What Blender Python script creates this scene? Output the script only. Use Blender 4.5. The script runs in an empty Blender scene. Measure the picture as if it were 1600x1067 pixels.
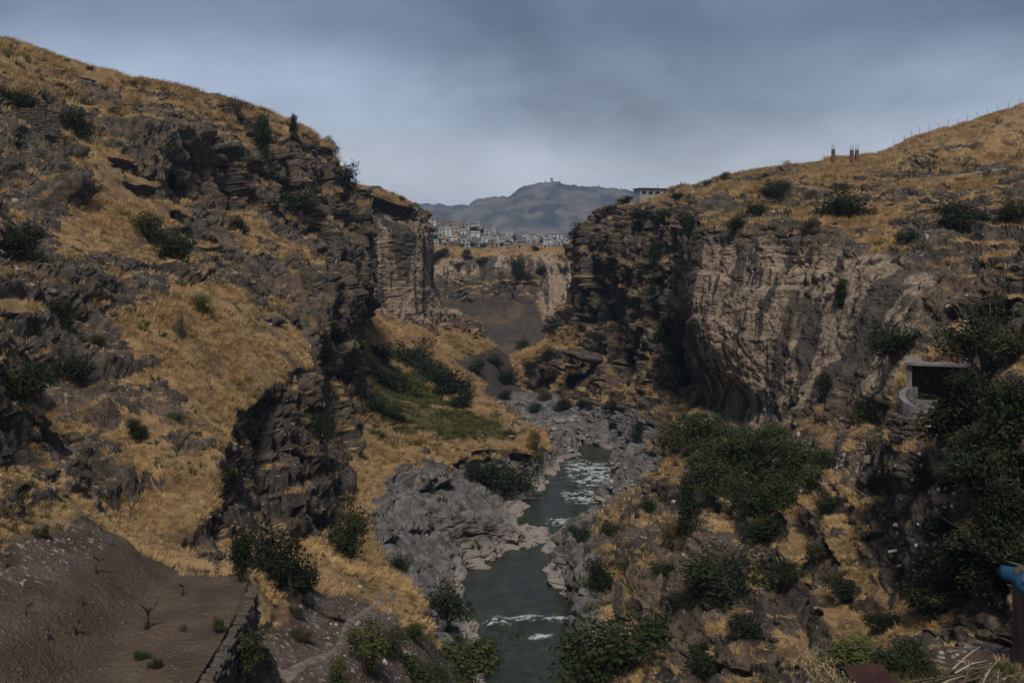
import bpy, bmesh, math, random
import numpy as np
from mathutils import Vector, Matrix

# ------------------------------------------------------------------ camera, sky, sun, exposure
scene = bpy.context.scene
COL = scene.collection
F = 1556.0          # focal length in photograph pixels (35 mm lens)
CZ = 40.0           # eye height above the datum
HOR = 400.0         # photograph row of the horizon

cam_d = bpy.data.cameras.new('camera')
cam = bpy.data.objects.new('camera', cam_d)
COL.objects.link(cam)
cam.location = (0, 0, CZ)
cam.rotation_euler = (math.pi / 2, 0, 0)
cam_d.sensor_width = 36.0
cam_d.lens = F / 1600.0 * 36.0
cam_d.shift_y = (HOR - 533.5) / 1600.0
cam_d.clip_start = 0.5
cam_d.clip_end = 30000
scene.camera = cam

SUN_EL, SUN_AZ = 54.0, 184.0      # azimuth clockwise from +Y: behind the camera
world = bpy.data.worlds.new('World')
scene.world = world
world.use_nodes = True


def build_world():
    nt = world.node_tree
    N, L = nt.nodes, nt.links
    N.clear()
    out = N.new('ShaderNodeOutputWorld')
    sky = N.new('ShaderNodeTexSky')
    sky.sky_type = 'NISHITA'
    sky.sun_disc = False
    sky.sun_elevation = math.radians(SUN_EL)
    sky.sun_rotation = math.radians(SUN_AZ)
    bg1 = N.new('ShaderNodeBackground')
    bg1.inputs[1].default_value = 0.05
    L.new(sky.outputs[0], bg1.inputs[0])
    tc = N.new('ShaderNodeTexCoord')
    sep = N.new('ShaderNodeSeparateXYZ')
    L.new(tc.outputs['Generated'], sep.inputs[0])

    def math_(op, a, b=None, c=None):
        n = N.new('ShaderNodeMath')
        n.operation = op
        for k, v in enumerate((a, b, c)):
            if v is None:
                continue
            if isinstance(v, (int, float)):
                n.inputs[k].default_value = v
            else:
                L.new(v, n.inputs[k])
        return n.outputs[0]
    zc = math_('MAXIMUM', sep.outputs[2], 0.0)
    den = math_('ADD', zc, 0.42)
    u = math_('DIVIDE', sep.outputs[0], den)
    v = math_('DIVIDE', sep.outputs[1], den)
    cmb = N.new('ShaderNodeCombineXYZ')
    L.new(u, cmb.inputs[0])
    L.new(v, cmb.inputs[1])
    cmb.inputs[2].default_value = 3.7

    def noise(scale, detail, rough, off):
        mp = N.new('ShaderNodeMapping')
        mp.inputs['Location'].default_value = off
        L.new(cmb.outputs[0], mp.inputs[0])
        n = N.new('ShaderNodeTexNoise')
        n.inputs['Scale'].default_value = scale
        n.inputs['Detail'].default_value = detail
        n.inputs['Roughness'].default_value = rough
        n.inputs['Distortion'].default_value = 0.35
        L.new(mp.outputs[0], n.inputs['Vector'])
        return n.outputs[0]
    n1 = noise(1.25, 5, 0.5, (2.3, 0.4, 0))
    n2 = noise(3.6, 6, 0.55, (0.2, 5.0, 1))
    # cloud colour by height above the horizon: pale near it, heavier grey-blue above
    ramp = N.new('ShaderNodeValToRGB')
    cr = ramp.color_ramp
    cr.interpolation = 'EASE'
    cr.elements[0].position = 0.0
    cr.elements[0].color = (0.78, 0.80, 0.845, 1)
    cr.elements[1].position = 0.32
    cr.elements[1].color = (0.13, 0.17, 0.24, 1)
    for p, c in ((0.07, (0.60, 0.63, 0.69, 1)), (0.15, (0.315, 0.37, 0.465, 1)), (0.23, (0.15, 0.195, 0.275, 1))):
        e = cr.elements.new(p)
        e.color = c
    L.new(zc, ramp.inputs[0])
    m1 = math_('MULTIPLY_ADD', n1, 2.6, -1.3)
    m2 = math_('MULTIPLY_ADD', n2, 0.9, -0.45)
    m = math_('ADD', m1, m2)
    amt = math_('MULTIPLY', m, math_('MINIMUM', math_('MULTIPLY', zc, 6.0), 1.0))
    fac = math_('ADD', amt, 1.0)
    fac = math_('MAXIMUM', fac, 0.45)
    mul = N.new('ShaderNodeVectorMath')
    mul.operation = 'SCALE'
    L.new(ramp.outputs[0], mul.inputs[0])
    L.new(fac, mul.inputs['Scale'])
    bg2 = N.new('ShaderNodeBackground')
    bg2.inputs[1].default_value = 0.62
    L.new(mul.outputs[0], bg2.inputs[0])
    mix = N.new('ShaderNodeMixShader')
    mix.inputs[0].default_value = 0.93       # an almost closed cloud deck under the clear sky
    L.new(bg1.outputs[0], mix.inputs[1])
    L.new(bg2.outputs[0], mix.inputs[2])
    L.new(mix.outputs[0], out.inputs[0])


build_world()
sun_d = bpy.data.lights.new('sun', 'SUN')
sun_d.energy = 1.5
sun_d.angle = math.radians(11)
sun_d.color = (1.0, 0.93, 0.84)
sun = bpy.data.objects.new('sun', sun_d)
COL.objects.link(sun)
_az, _el = math.radians(SUN_AZ), math.radians(SUN_EL)
_to = Vector((math.sin(_az) * math.cos(_el), math.cos(_az) * math.cos(_el), math.sin(_el)))
sun.rotation_euler = _to.to_track_quat('Z', 'Y').to_euler()
sun.location = (-60, -40, 120)
scene.view_settings.view_transform = 'Standard'
scene.view_settings.look = 'None'
scene.view_settings.exposure = 0.80
scene.view_settings.gamma = 1.0
scene.view_settings.use_curve_mapping = False
try:
    scene.cycles.use_denoising = True
    scene.cycles.max_bounces = 4
    scene.cycles.diffuse_bounces = 2
    scene.cycles.transparent_max_bounces = 4
    scene.cycles.volume_bounces = 0
except Exception:
    pass

rng = np.random.default_rng(11)
random.seed(5)


def W(px, py, Y):
    return ((px - 800.0) / F * Y, Y, CZ - (py - HOR) / F * Y)


# ------------------------------------------------------------------ numpy noise
_T = np.random.default_rng(3).random((64, 64, 64), dtype=np.float32)


def vnoise(P, scale, off=0.0):
    """smooth value noise in -1..1; P (...,3), scale = feature size in metres (scalar or 3-vector)"""
    q = (P / np.asarray(scale, dtype=np.float32) + off).astype(np.float32)
    i = np.floor(q).astype(np.int32)
    f = q - i
    f = f * f * (3 - 2 * f)
    i0 = i & 63
    i1 = (i + 1) & 63
    x0, y0, z0 = i0[..., 0], i0[..., 1], i0[..., 2]
    x1, y1, z1 = i1[..., 0], i1[..., 1], i1[..., 2]
    fx, fy, fz = f[..., 0], f[..., 1], f[..., 2]
    a = _T[x0, y0, z0] * (1 - fx) + _T[x1, y0, z0] * fx
    b = _T[x0, y1, z0] * (1 - fx) + _T[x1, y1, z0] * fx
    c = _T[x0, y0, z1] * (1 - fx) + _T[x1, y0, z1] * fx
    d = _T[x0, y1, z1] * (1 - fx) + _T[x1, y1, z1] * fx
    a = a * (1 - fy) + b * fy
    c = c * (1 - fy) + d * fy
    return (a * (1 - fz) + c * fz) * 2 - 1


def fbm(P, scale, octaves=4, off=0.0, gain=0.5):
    s = 0
    amp = 1.0
    sc = np.asarray(scale, dtype=np.float32)
    for k in range(octaves):
        s = s + amp * vnoise(P, sc, off + 7.3 * k)
        amp *= gain
        sc = sc * 0.48
    return s


def cells(P, scale, off=0.0):
    """jittered cells: random value of the nearest cell (-1..1) and distance to its border"""
    q = (P / np.asarray(scale, dtype=np.float32) + off).astype(np.float32)
    b = np.floor(q - 0.5).astype(np.int32)
    f1 = np.full(q.shape[:-1], 9.0, np.float32)
    f2 = f1.copy()
    val = np.zeros_like(f1)
    for dx in (0, 1):
        for dy in (0, 1):
            for dz in (0, 1):
                c = b + np.array([dx, dy, dz], np.int32)
                cx, cy, cz = c[..., 0] & 63, c[..., 1] & 63, c[..., 2] & 63
                jx, jy, jz = _T[cx, cy, cz], _T[cy, cz, cx], _T[cz, cx, cy]
                dd = (c[..., 0] + 0.1 + 0.8 * jx - q[..., 0]) ** 2 + (c[..., 1] + 0.1 + 0.8 * jy - q[..., 1]) ** 2 + (c[..., 2] + 0.1 + 0.8 * jz - q[..., 2]) ** 2
                v = _T[(cx + 13) & 63, (cy + 29) & 63, cz]
                near = dd < f1
                f2 = np.where(near, f1, np.minimum(f2, dd))
                val = np.where(near, v, val)
                f1 = np.where(near, dd, f1)
    return val * 2 - 1, np.sqrt(f2) - np.sqrt(f1)


def sstep(a, b, x):
    t = np.clip((x - a) / (b - a), 0, 1)
    return t * t * (3 - 2 * t)


# ------------------------------------------------------------------ lofted ground sheets
CODES = 'grtpdeskm'   # grass, dark rock, tan rock, pale rock, dirt, green grass, scree, dark talus, grass and rock mixed


def pchip(A, t):
    """A (n,...) sampled at 0..n-1, evaluated at t (m,) without overshoot"""
    n = A.shape[0]
    d = A[1:] - A[:-1]
    m = np.zeros_like(A)
    prod = d[1:] * d[:-1]
    s = d[1:] + d[:-1]
    m[1:-1] = np.where(prod > 0, 2 * prod / np.where(np.abs(s) < 1e-9, 1, s), 0)
    m[0], m[-1] = d[0], d[-1]
    i = np.clip(np.floor(t).astype(int), 0, n - 2)
    f = (t - i).reshape((-1,) + (1,) * (A.ndim - 1))
    h00 = 2 * f**3 - 3 * f**2 + 1
    h10 = f**3 - 2 * f**2 + f
    h01 = -2 * f**3 + 3 * f**2
    h11 = f**3 - f**2
    return h00 * A[i] + h10 * m[i] + h01 * A[i + 1] + h11 * m[i + 1]


def lin(A, t):
    n = A.shape[0]
    i = np.clip(np.floor(t).astype(int), 0, n - 2)
    f = (t - i).reshape((-1,) + (1,) * (A.ndim - 1))
    return A[i] * (1 - f) + A[i + 1] * f


def project(P):
    Y = np.maximum(P[..., 1], 1.0)
    return 800 + F * P[..., 0] / Y, HOR + F * (CZ - P[..., 2]) / Y


def params(A, axis, total):
    """sub-division parameters along an axis, denser where the sheet is in view and large"""
    px, py = project(A)
    dx = np.diff(px, axis=axis)
    dy = np.diff(py, axis=axis)
    mx = (np.take(px, range(0, px.shape[axis] - 1), axis) + np.take(px, range(1, px.shape[axis]), axis)) / 2
    my = (np.take(py, range(0, py.shape[axis] - 1), axis) + np.take(py, range(1, py.shape[axis]), axis)) / 2
    vis = ((mx > -150) & (mx < 1750) & (my > 0) & (my < 1150)) * 1.0
    ln = np.minimum(np.hypot(dx, dy), 400) * (vis + 0.06)
    w = np.sqrt((ln ** 2).mean(axis=1 - axis)) + 2.0
    cnt = np.maximum(2, np.round(w / w.sum() * total)).astype(int)
    t = [np.arange(c) / c + k for k, c in enumerate(cnt)]
    return np.concatenate(t + [[float(len(cnt))]])


def slices_to_arrays(slices):
    A, K = [], []
    for Y, mode, pts, codes in slices:
        row = []
        for p in pts:
            row.append(W(p[0], p[1], p[2] if len(p) > 2 else Y) if mode == 'p' else (p[0], p[1], CZ + p[2]) if mode == 'q' else (p[0], Y, CZ + p[1]))
        A.append(row)
        K.append([[1.0 if c == q else 0.0 for q in CODES] for c in codes])
        assert len(row) == len(codes), (Y, len(row), len(codes))
    return np.array(A, dtype=np.float64), np.array(K, dtype=np.float64)


def normals(P, flip=1):
    du = np.gradient(P, axis=0)
    dv = np.gradient(P, axis=1)
    n = np.cross(du, dv) * flip
    return n / np.maximum(np.linalg.norm(n, axis=-1, keepdims=True), 1e-9)


def terr(x):
    """rounded saw: rock beds that stand proud at the top and step back at the joint"""
    f = x - np.floor(x)
    return np.where(f < 0.90, 0.60 + 0.40 * f / 0.90, 1.0 - sstep(0.90, 1.0, f) * 0.40) - 0.7


class Sheet:
    pass


def make_sheet(name, slices, nu, nv, flip, rough=1.0, dip=(0.05, 0.02), bed=2.6, bumps=(), beds=1.0):
    A, K = slices_to_arrays(slices)
    tu, tv = params(A, 0, nu), params(A, 1, nv)
    P = pchip(A, tu)
    P = np.swapaxes(pchip(np.swapaxes(P, 0, 1), tv), 0, 1)
    KU = lin(K, tu)
    KK = np.swapaxes(lin(np.swapaxes(KU, 0, 1), tv), 0, 1)
    P = P.astype(np.float32)
    w = {c: KK[..., i].astype(np.float32) for i, c in enumerate(CODES)}
    N = normals(P, flip)
    for bx, by, bY, rx, rz, h in bumps:            # single buttresses, knolls and hollows
        c = np.array(W(bx, by, bY), np.float32)
        e = ((P[..., 0] - c[0]) ** 2 + (P[..., 1] - c[1]) ** 2) / rx ** 2 + ((P[..., 2] - c[2]) / rz) ** 2
        P = P + N * (h * np.exp(-e * 1.2))[..., None]
    brk = fbm(P, (9.0, 9.0, 6.0), 4, 31.0)
    hard = w['r'] + w['t'] + w['p'] + 0.55 * w['m']
    bare = np.clip(w['d'] + w['s'] + w['k'], 0, 1)
    # outcrops break through the grass, grass pockets sit in the rock
    out = fbm(P, (6.0, 6.0, 3.4), 3, 131.0)
    rk = sstep(0.30, 0.62, hard + 0.30 * brk + (0.20 + 0.44 * np.clip(w['m'] + w['r'], 0, 1)) * out * (1 - 0.6 * w['t'] - 0.6 * w['p']) - 0.55 * bare) * rough
    N0 = normals(P, flip)
    rk = np.maximum(rk, sstep(0.80, 0.95, np.sqrt(np.clip(1 - N0[..., 2] ** 2, 0, 1))) * rough * (1 - 0.5 * bare))
    tan = w['t']
    pal = w['p']
    far = np.clip(P[..., 1] / 125.0, 0.55, 2.0)
    V = np.stack([fbm(P, 15.0, 2, o) for o in (0.0, 17.0, 41.0)], -1)
    P = P + V * ((0.35 + 1.15 * rk * far * (1 - 0.6 * tan)) * (1 - 0.55 * bare))[..., None] * np.array([1, 1, 0.7], np.float32)
    N = normals(P, flip)
    steep = np.sqrt(np.clip(1 - N[..., 2] ** 2, 0, 1))
    Nh = N.copy()
    Nh[..., 2] *= 0.3
    Nh /= np.maximum(np.linalg.norm(Nh, axis=-1, keepdims=True), 1e-6)
    zz = P[..., 2] + (dip[0] - 0.5 * pal) * P[..., 0] + dip[1] * P[..., 1] + 1.5 * vnoise(P, 13.0, 3.0) + 0.6 * vnoise(P, 4.0, 9.0)
    amp = 0.55 + 0.45 * vnoise(P, 8.0, 21.0)
    stepm = np.clip(0.9 * w['m'] + 0.18 * w['g'], 0, 1) * np.clip(0.55 + 0.9 * vnoise(P, (16.0, 16.0, 5.0), 161.0), 0, 1) * (rough > 0.6)
    u = zz / (bed * 0.9)
    fu = u - np.floor(u)
    P[..., 2] += (sstep(0.70, 0.93, fu) - fu) * bed * 0.9 * stepm
    rk = np.maximum(rk, sstep(0.62, 0.72, fu) * (1 - sstep(0.95, 1.0, fu)) * sstep(0.25, 0.6, stepm) * rough)
    amp2 = 0.5 + 0.5 * vnoise(P, 17.0, 121.0)
    d = beds * terr(zz / (bed * 2.3)) * 2.1 * far * (0.45 + 0.55 * amp2) * (1 - 0.25 * tan) + beds * terr(zz / bed + 0.37) * 0.95 * amp * far * (1 - 0.45 * tan) + terr(zz / (bed * 0.37)) * 0.25 * amp * (1 - 0.2 * tan)
    # upright joints and buttresses
    Pz = P * np.array([1, 1, 0.22], np.float32)
    r1 = 1 - np.abs(fbm(Pz, 7.5, 3, 5.0)) * 2.4
    r2 = 1 - np.abs(vnoise(Pz, 2.6, 15.0)) * 2.8
    d = d - np.clip(r1, 0, 1) ** 3 * 1.8 * far * (1 - 0.85 * tan) - np.clip(r2, 0, 1) ** 4 * 0.6 * (1 - 0.7 * tan)
    # fractured blocks
    Pw = P + 0.5 * np.stack([vnoise(P, 1.9, o) for o in (3.0, 23.0, 47.0)], -1)
    Pw[..., 2] += dip[0] * P[..., 0] + dip[1] * P[..., 1]
    v0, e0 = cells(Pw, (12.0, 12.0, 15.0), 2.1)
    v1, e1 = cells(Pw, (5.6, 5.6, 4.2), 0.3)
    v2, e2 = cells(Pw, (1.9, 1.9, 1.3), 5.3)
    d = d + (v0 * 1.5 * far - (1 - sstep(0.0, 0.10, e0)) * 0.8 * far) * (1 - 0.8 * tan)
    d = d + v1 * (0.30 + 0.32 * beds) * far * (1 - 0.8 * tan) * (1 - 0.5 * pal) - (1 - sstep(0.0, 0.10, e1)) * 0.45 * far * (1 - 0.6 * tan)
    d = d * (1 - 0.42 * tan)
    d = d + v2 * 0.17 * (1 - 0.6 * tan) * (1 - 0.5 * pal) - (1 - sstep(0.0, 0.14, e2)) * 0.07
    q = fbm(P, 3.0, 3, 55.0)
    d = d + 0.35 * q * (1 - 0.7 * tan)
    rs = rk * np.clip(steep * 1.25, 0.25, 1)
    P = P + Nh * (d * rs)[..., None]
    P[..., 2] += rk * (1 - steep) * (v1 * 0.35 + v2 * 0.22 + 0.2)
    N = normals(P, flip)
    f1 = fbm(P, 0.95, 3, 77.0, 0.6)
    P = P + N * (f1 * (0.05 + 0.19 * rk) * (1 - 0.3 * w['d']) * (1 - 0.4 * tan))[..., None]
    # tussocky swell on the grass
    sw = np.clip(w['g'] + w['e'] + w['m'], 0, 1) * (1 - rk)
    P[..., 2] += sw * (0.34 * vnoise(P, 2.6, 63.0) + 0.16 * vnoise(P, 1.0, 71.0))
    N = normals(P, flip)
    nz = N[..., 2]
    n2 = fbm(P, 3.2, 4, 91.0)
    thr = 0.34 + 0.53 * rk + 0.08 * tan
    grass = sstep(-0.09, 0.09, nz - thr + 0.12 * n2 - 0.10 * rk)
    grass = grass * (1 - sstep(0.35, 0.7, np.clip(bare + 0.95 * w['p'], 0, 1) + 0.2 * n2))
    S = Sheet()
    S.P, S.N, S.grass, S.w, S.name, S.flip, S.rk = P, N, grass.astype(np.float32), w, name, flip, rk
    S.green = sstep(0.3, 0.7, w['e'] + 0.45 * n2 * (w['e'] > 0.02))
    return S


def sheet_mesh(S, mat, kind='structure'):
    P = S.P
    nu, nv = P.shape[:2]
    idx = np.arange(nu * nv).reshape(nu, nv)
    q = np.stack([idx[:-1, :-1], idx[1:, :-1], idx[1:, 1:], idx[:-1, 1:]], -1).reshape(-1, 4)
    if S.flip < 0:
        q = q[:, ::-1]
    me = bpy.data.meshes.new(S.name)
    me.vertices.add(nu * nv)
    me.vertices.foreach_set('co', P.reshape(-1).astype(np.float32))
    me.loops.add(q.size)
    me.loops.foreach_set('vertex_index', q.reshape(-1).astype(np.int32))
    me.polygons.add(len(q))
    me.polygons.foreach_set('loop_start', np.arange(0, q.size, 4, dtype=np.int32))
    me.update(calc_edges=True)
    rkq = S.rk[:-1, :-1].reshape(-1)
    me.polygons.foreach_set('use_smooth', rkq < 0.45)
    for an, ch in (('cover', (S.grass, S.green, S.w['d'])), ('stone', (S.w['t'], S.w['p'], S.w['s'] + 0.0))):
        at = me.attributes.new(an, 'FLOAT_COLOR', 'POINT')
        c = np.ones((nu * nv, 4), np.float32)
        for k in range(3):
            c[:, k] = ch[k].reshape(-1)
        if an == 'stone':
            c[:, 3] = S.w['k'].reshape(-1)
        at.data.foreach_set('color', c.reshape(-1))
    me.materials.append(mat)
    ob = bpy.data.objects.new(S.name, me)
    ob['kind'] = kind
    COL.objects.link(ob)
    return ob


# left side of the gorge: profiles across the valley, from the river bed up and over the crest
LEFT = [
    (16, 'w', [(8, -37), (0, -36.5), (-2, -31), (-4, -27), (-6, -22), (-8, -17), (-8.6, -12.8), (-14, -12.4), (-19, -11.4), (-25, -8), (-30, 0), (-36, 8), (-45, 13), (-70, 16)], 'pprrrrdddsrrgg'),
    (24, 'w', [(8, -37), (0, -36.5), (-2, -30), (-4, -26), (-6, -22), (-8.6, -17), (-9.2, -12.7), (-12.4, -12.6), (-14.6, -11.3), (-24, -8), (-29, 1), (-35, 9), (-45, 14), (-70, 17)], 'pprrrrdddsrrgg'),
    (32, 'w', [(8, -37), (0, -36.4), (-2, -30), (-4, -26.5), (-6.5, -22), (-9.1, -17.5), (-9.7, -12.8), (-13.0, -12.8), (-15.0, -11.6), (-17.8, -10.4), (-20.5, -7.8), (-31, 10), (-42, 15), (-70, 18)], 'pprrrrdddsmrgg'),
    (40, 'w', [(8, -37), (0.5, -36.4), (-2.5, -30), (-5.5, -25.5), (-8, -21.5), (-10.1, -17.2), (-10.6, -13.2), (-13.6, -13.1), (-15.3, -12.1), (-17.2, -11.3), (-19.5, -9.7), (-25.7, 1.3), (-29, 6.4), (-60, 14)], 'pprgsrdddsmrgg'),
    (50, 'p', [(1050, 1552), (831, 1533), (706, 1333), (520, 1067), (430, 1030), (400, 960), (350, 880), (300, 852), (230, 832), (120, 762), (20, 640), (-60, 520), (-200, 300), (-600, 100)], 'ppdssmrmmrrrgg'),
    (62, 'p', [(1000, 1323), (850, 1311), (750, 1178), (620, 1010), (520, 960), (440, 900), (385, 805), (335, 712), (160, 625), (60, 585), (0, 510), (-60, 420), (-250, 200), (-700, 50)], 'ppdssgmgmrmrgg'),
    (78, 'p', [(815, 1190), (770, 1122), (720, 1038), (640, 930), (560, 895), (480, 850), (435, 768), (392, 655), (250, 520), (170, 495), (130, 430), (60, 395), (-50, 300), (-400, 100)], 'pppgggmggrrmrg'),
    (95, 'p', [(800, 1050), (762, 992), (720, 960), (640, 890), (570, 850), (515, 790), (508, 705), (480, 585), (330, 452), (255, 415), (110, 350), (0, 290), (-80, 220), (-350, 100)], 'ppppgmmggrgrrg'),
    (115, 'p', [(780, 950), (748, 893), (690, 835), (615, 790), (550, 770), (530, 700), (505, 640), (495, 560), (400, 450), (330, 395), (170, 270), (90, 215), (0, 125), (-250, 30)], 'ppppgmmmrmgrmg'),
    (125, 'p', [(862, 890), (838, 846), (785, 815), (650, 760), (565, 735), (537, 680), (515, 620), (498, 530), (412, 425), (315, 350), (210, 232), (110, 185), (0, 98), (-220, 20)], 'ppppgmmrrrmrgg'),
    (140, 'p', [(870, 840), (846, 797), (760, 745), (665, 715), (580, 690), (545, 640), (525, 590), (500, 480), (420, 385), (300, 290), (255, 185), (130, 155), (0, 68), (-200, 10)], 'pppmgmrrrrrmgg'),
    (165, 'p', [(905, 765), (887, 728), (830, 690), (730, 668), (600, 640), (560, 590), (555, 540), (550, 440), (500, 370), (440, 300), (400, 230), (340, 154), (230, 130), (50, 82)], 'ppgeemrrrrrggg'),
    (195, 'p', [(890, 662), (850, 664), (800, 648), (740, 630), (620, 605), (575, 560), (560, 520), (562, 420), (558, 335), (552, 292), (530, 248), (470, 200), (395, 185), (200, 175)], 'pprgegrrrrmggg'),
    (230, 'p', [(830, 628), (800, 626), (770, 618), (730, 600), (640, 560), (600, 520), (560, 475), (535, 420), (528, 350), (522, 305), (520, 288), (480, 280), (420, 276), (200, 270)], 'ppkggggrrtgggg'),
    (258, 'p', [(815, 612), (790, 608), (768, 590), (745, 575), (690, 548), (640, 520), (590, 485), (568, 425), (562, 350), (558, 306), (552, 293), (520, 284), (460, 280), (300, 276)], 'kkkkggtttrgggg'),
    (278, 'p', [(805, 596), (790, 592), (775, 575), (760, 563), (725, 538), (690, 512), (668, 478), (664, 425), (662, 365), (655, 332), (640, 320), (600, 300), (540, 288), (300, 280)], 'kkkkgrtttrgggg'),
    (310, 'p', [(830, 600), (815, 580), (800, 563), (786, 550), (755, 530), (722, 505), (692, 475), (678, 430), (671, 372), (666, 338), (652, 326), (630, 313), (580, 307), (400, 302)], 'kkkkgrtttrrggg'),
    (360, 'p', [(700, 570), (690, 560), (670, 550), (650, 540), (630, 520), (610, 500), (600, 475), (590, 430), (580, 370), (570, 340), (560, 330), (540, 318), (500, 312), (350, 306)], 'kkkkrrtttrrggg'),
]
# right side of the gorge
RIGHT = [
    (40, 'w', [(-1, -37), (2, -36.3), (4, -33), (8, -30), (12, -27), (15, -24), (17.5, -21), (21.5, -16), (23, -9), (26, -3), (31, 2), (40, 8), (55, 14), (80, 18)], 'pprggrrrgrrrgg'),
    (50, 'w', [(0, -37), (4, -36.2), (6, -32), (9, -29), (12, -26), (15, -23.5), (16.6, -20.6), (20.6, -16.6), (22.5, -11.6), (25, -6), (29, -1), (36, 5), (50, 12), (80, 18)], 'pprrmmggggmrgg'),
    (62, 'p', [(825, 1323), (925, 1303), (975, 1178), (1050, 1100), (1130, 1040), (1230, 965), (1335, 850), (1385, 755), (1405, 668), (1440, 645), (1530, 632), (1562, 480), (1660, 380), (1900, 250)], 'pprrrmgggdmmrg'),
    (78, 'p', [(850, 1190), (893, 1118), (905, 1015), (1010, 968), (1110, 900), (1200, 850), (1270, 780), (1310, 705), (1350, 645), (1395, 540), (1450, 452), (1530, 412), (1600, 396), (1900, 330)], 'pppmmmmsrtrmmg'),
    (95, 'p', [(846, 1050), (884, 990), (882, 865), (980, 842), (1080, 825), (1160, 790), (1240, 705), (1290, 645), (1335, 560), (1395, 440), (1470, 408), (1560, 385), (1640, 368), (1900, 320)], 'pppmmmsrttrmmg'),
    (115, 'p', [(832, 950), (862, 890), (897, 835), (960, 812), (1040, 780), (1100, 725), (1180, 665), (1215, 605), (1265, 480), (1310, 386), (1380, 372), (1480, 348), (1600, 318), (1900, 255)], 'pppmmmtttrmmmg'),
    (125, 'p', [(862, 890), (884, 846), (915, 815), (975, 785), (1040, 750), (1090, 695), (1150, 640), (1155, 565), (1190, 460), (1220, 368), (1320, 352), (1440, 328), (1600, 302), (1900, 245)], 'pppmmmtttrmmmg'),
    (140, 'p', [(900, 840), (928, 796), (962, 765), (1000, 738), (1040, 700), (1078, 645), (1100, 600), (1082, 500), (1085, 420), (1108, 340), (1250, 326), (1400, 306), (1600, 282), (1900, 230)], 'ppppmmtttrmmmg'),
    (165, 'p', [(935, 765), (958, 729), (985, 700), (1010, 670), (1030, 630), (1048, 580), (1058, 530), (1062, 460), (1068, 400), (1088, 320), (1200, 296), (1400, 274), (1600, 254), (1900, 200)], 'ppppmmmrrrmmmg'),
    (195, 'p', [(850, 664), (895, 664), (930, 652), (960, 622), (985, 590), (1000, 540), (1010, 490), (1015, 440), (1030, 390), (1058, 316), (1110, 298), (1250, 268), (1400, 254), (1700, 246)], 'pppmmmrrrrmmgg'),
    (230, 'p', [(800, 630), (845, 628), (872, 624), (900, 610), (930, 570), (950, 520), (958, 470), (965, 420), (975, 370), (1000, 336), (1060, 308), (1150, 274), (1250, 264), (1500, 258)], 'ppmmmmrrrrmggg'),
    (270, 'p', [(770, 598), (800, 600), (820, 610), (850, 580), (880, 540), (905, 500), (915, 460), (915, 420), (920, 365), (940, 336), (1000, 318), (1060, 305), (1150, 276), (1400, 240)], 'kkmmmmrrrrmggg'),
    (310, 'p', [(760, 610), (770, 590), (785, 572), (808, 553), (850, 535), (875, 500), (885, 460), (890, 420), (893, 380), (910, 347), (960, 326), (1010, 314), (1100, 292), (1300, 260)], 'kkkggrrtrrgggg'),
    (360, 'p', [(830, 590), (850, 580), (870, 565), (890, 550), (910, 530), (930, 500), (940, 460), (945, 420), (950, 385), (962, 352), (1010, 332), (1050, 320), (1130, 300), (1300, 270)], 'kkkkrrrrrrgggg'),
]

# the far wall of the gorge with the town's ground on top, profiles from left to right
def far_slice(px, talus, wall, top, hill, hY):
    return (0, 'p', [(px, 612, 338), (px, 552, 352), (px, talus, 384), (px, (talus + wall) / 2, 390), (px, wall, 394), (px, top, 405 if top > wall - 25 else 432),
                     (px, top - 3, 450), (px, (top + hill) / 2, (450 + hY) / 2), (px, hill, hY), (px, hill + 22, hY + 160), (px, 420, 1100)], None)


FAR = []
for px, ta, wa, to, hi, hY, cd in (
        (540, 500, 420, 385, 345, 640, 'kkrtrrgggkk'), (620, 500, 405, 385, 342, 640, 'kkkrtrkkmkk'), (665, 497, 406, 386, 342, 640, 'kkkrtrkkskk'),
        (700, 492, 408, 388, 345, 640, 'kkkrtrkmskk'), (740, 490, 408, 390, 350, 630, 'kkkrtrksskk'), (775, 488, 402, 388, 362, 610, 'kkkrtrkssgk'),
        (800, 490, 400, 388, 370, 600, 'kkkrtrssskk'), (830, 490, 397, 387, 373, 600, 'kkkrtrssskk'), (860, 492, 397, 387, 373, 600, 'kktttrssskk'),
        (890, 490, 399, 388, 373, 600, 'kkrtrtssskk'), (930, 490, 398, 388, 372, 600, 'kkrtrtssskk'), (1010, 490, 398, 388, 370, 600, 'kkrtrtssskk')):
    f = far_slice(px, ta, wa, to, hi, hY)
    FAR.append((f[0], f[1], f[2], cd))

# the near bank below the camera on the right: a ledge that breaks off into the hollow
NEAR = []
for X, e, zt in ((-3, 12, -13.5), (0.5, 16, -11.8), (3.0, 19, -10.4), (5.0, 21.5, -9.3), (7.0, 22.5, -8.75), (9.0, 22.5, -8.5), (11.0, 21.5, -8.3), (13.5, 20.5, -7.9), (17, 20, -7.0), (22, 20, -5.5)):
    NEAR.append((0, 'q', [(X, 4.0, zt + 0.5), (X, e - 7, zt + 0.35), (X, e - 3.5, zt + 0.2), (X, e - 1, zt), (X + 0.1, e + 0.4, zt - 0.9), (X + 0.3, e + 1.6, zt - 4.5), (X, e + 3, zt - 10), (X - 1, e + 9, -25)], 'eeesrrrr'))


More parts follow.
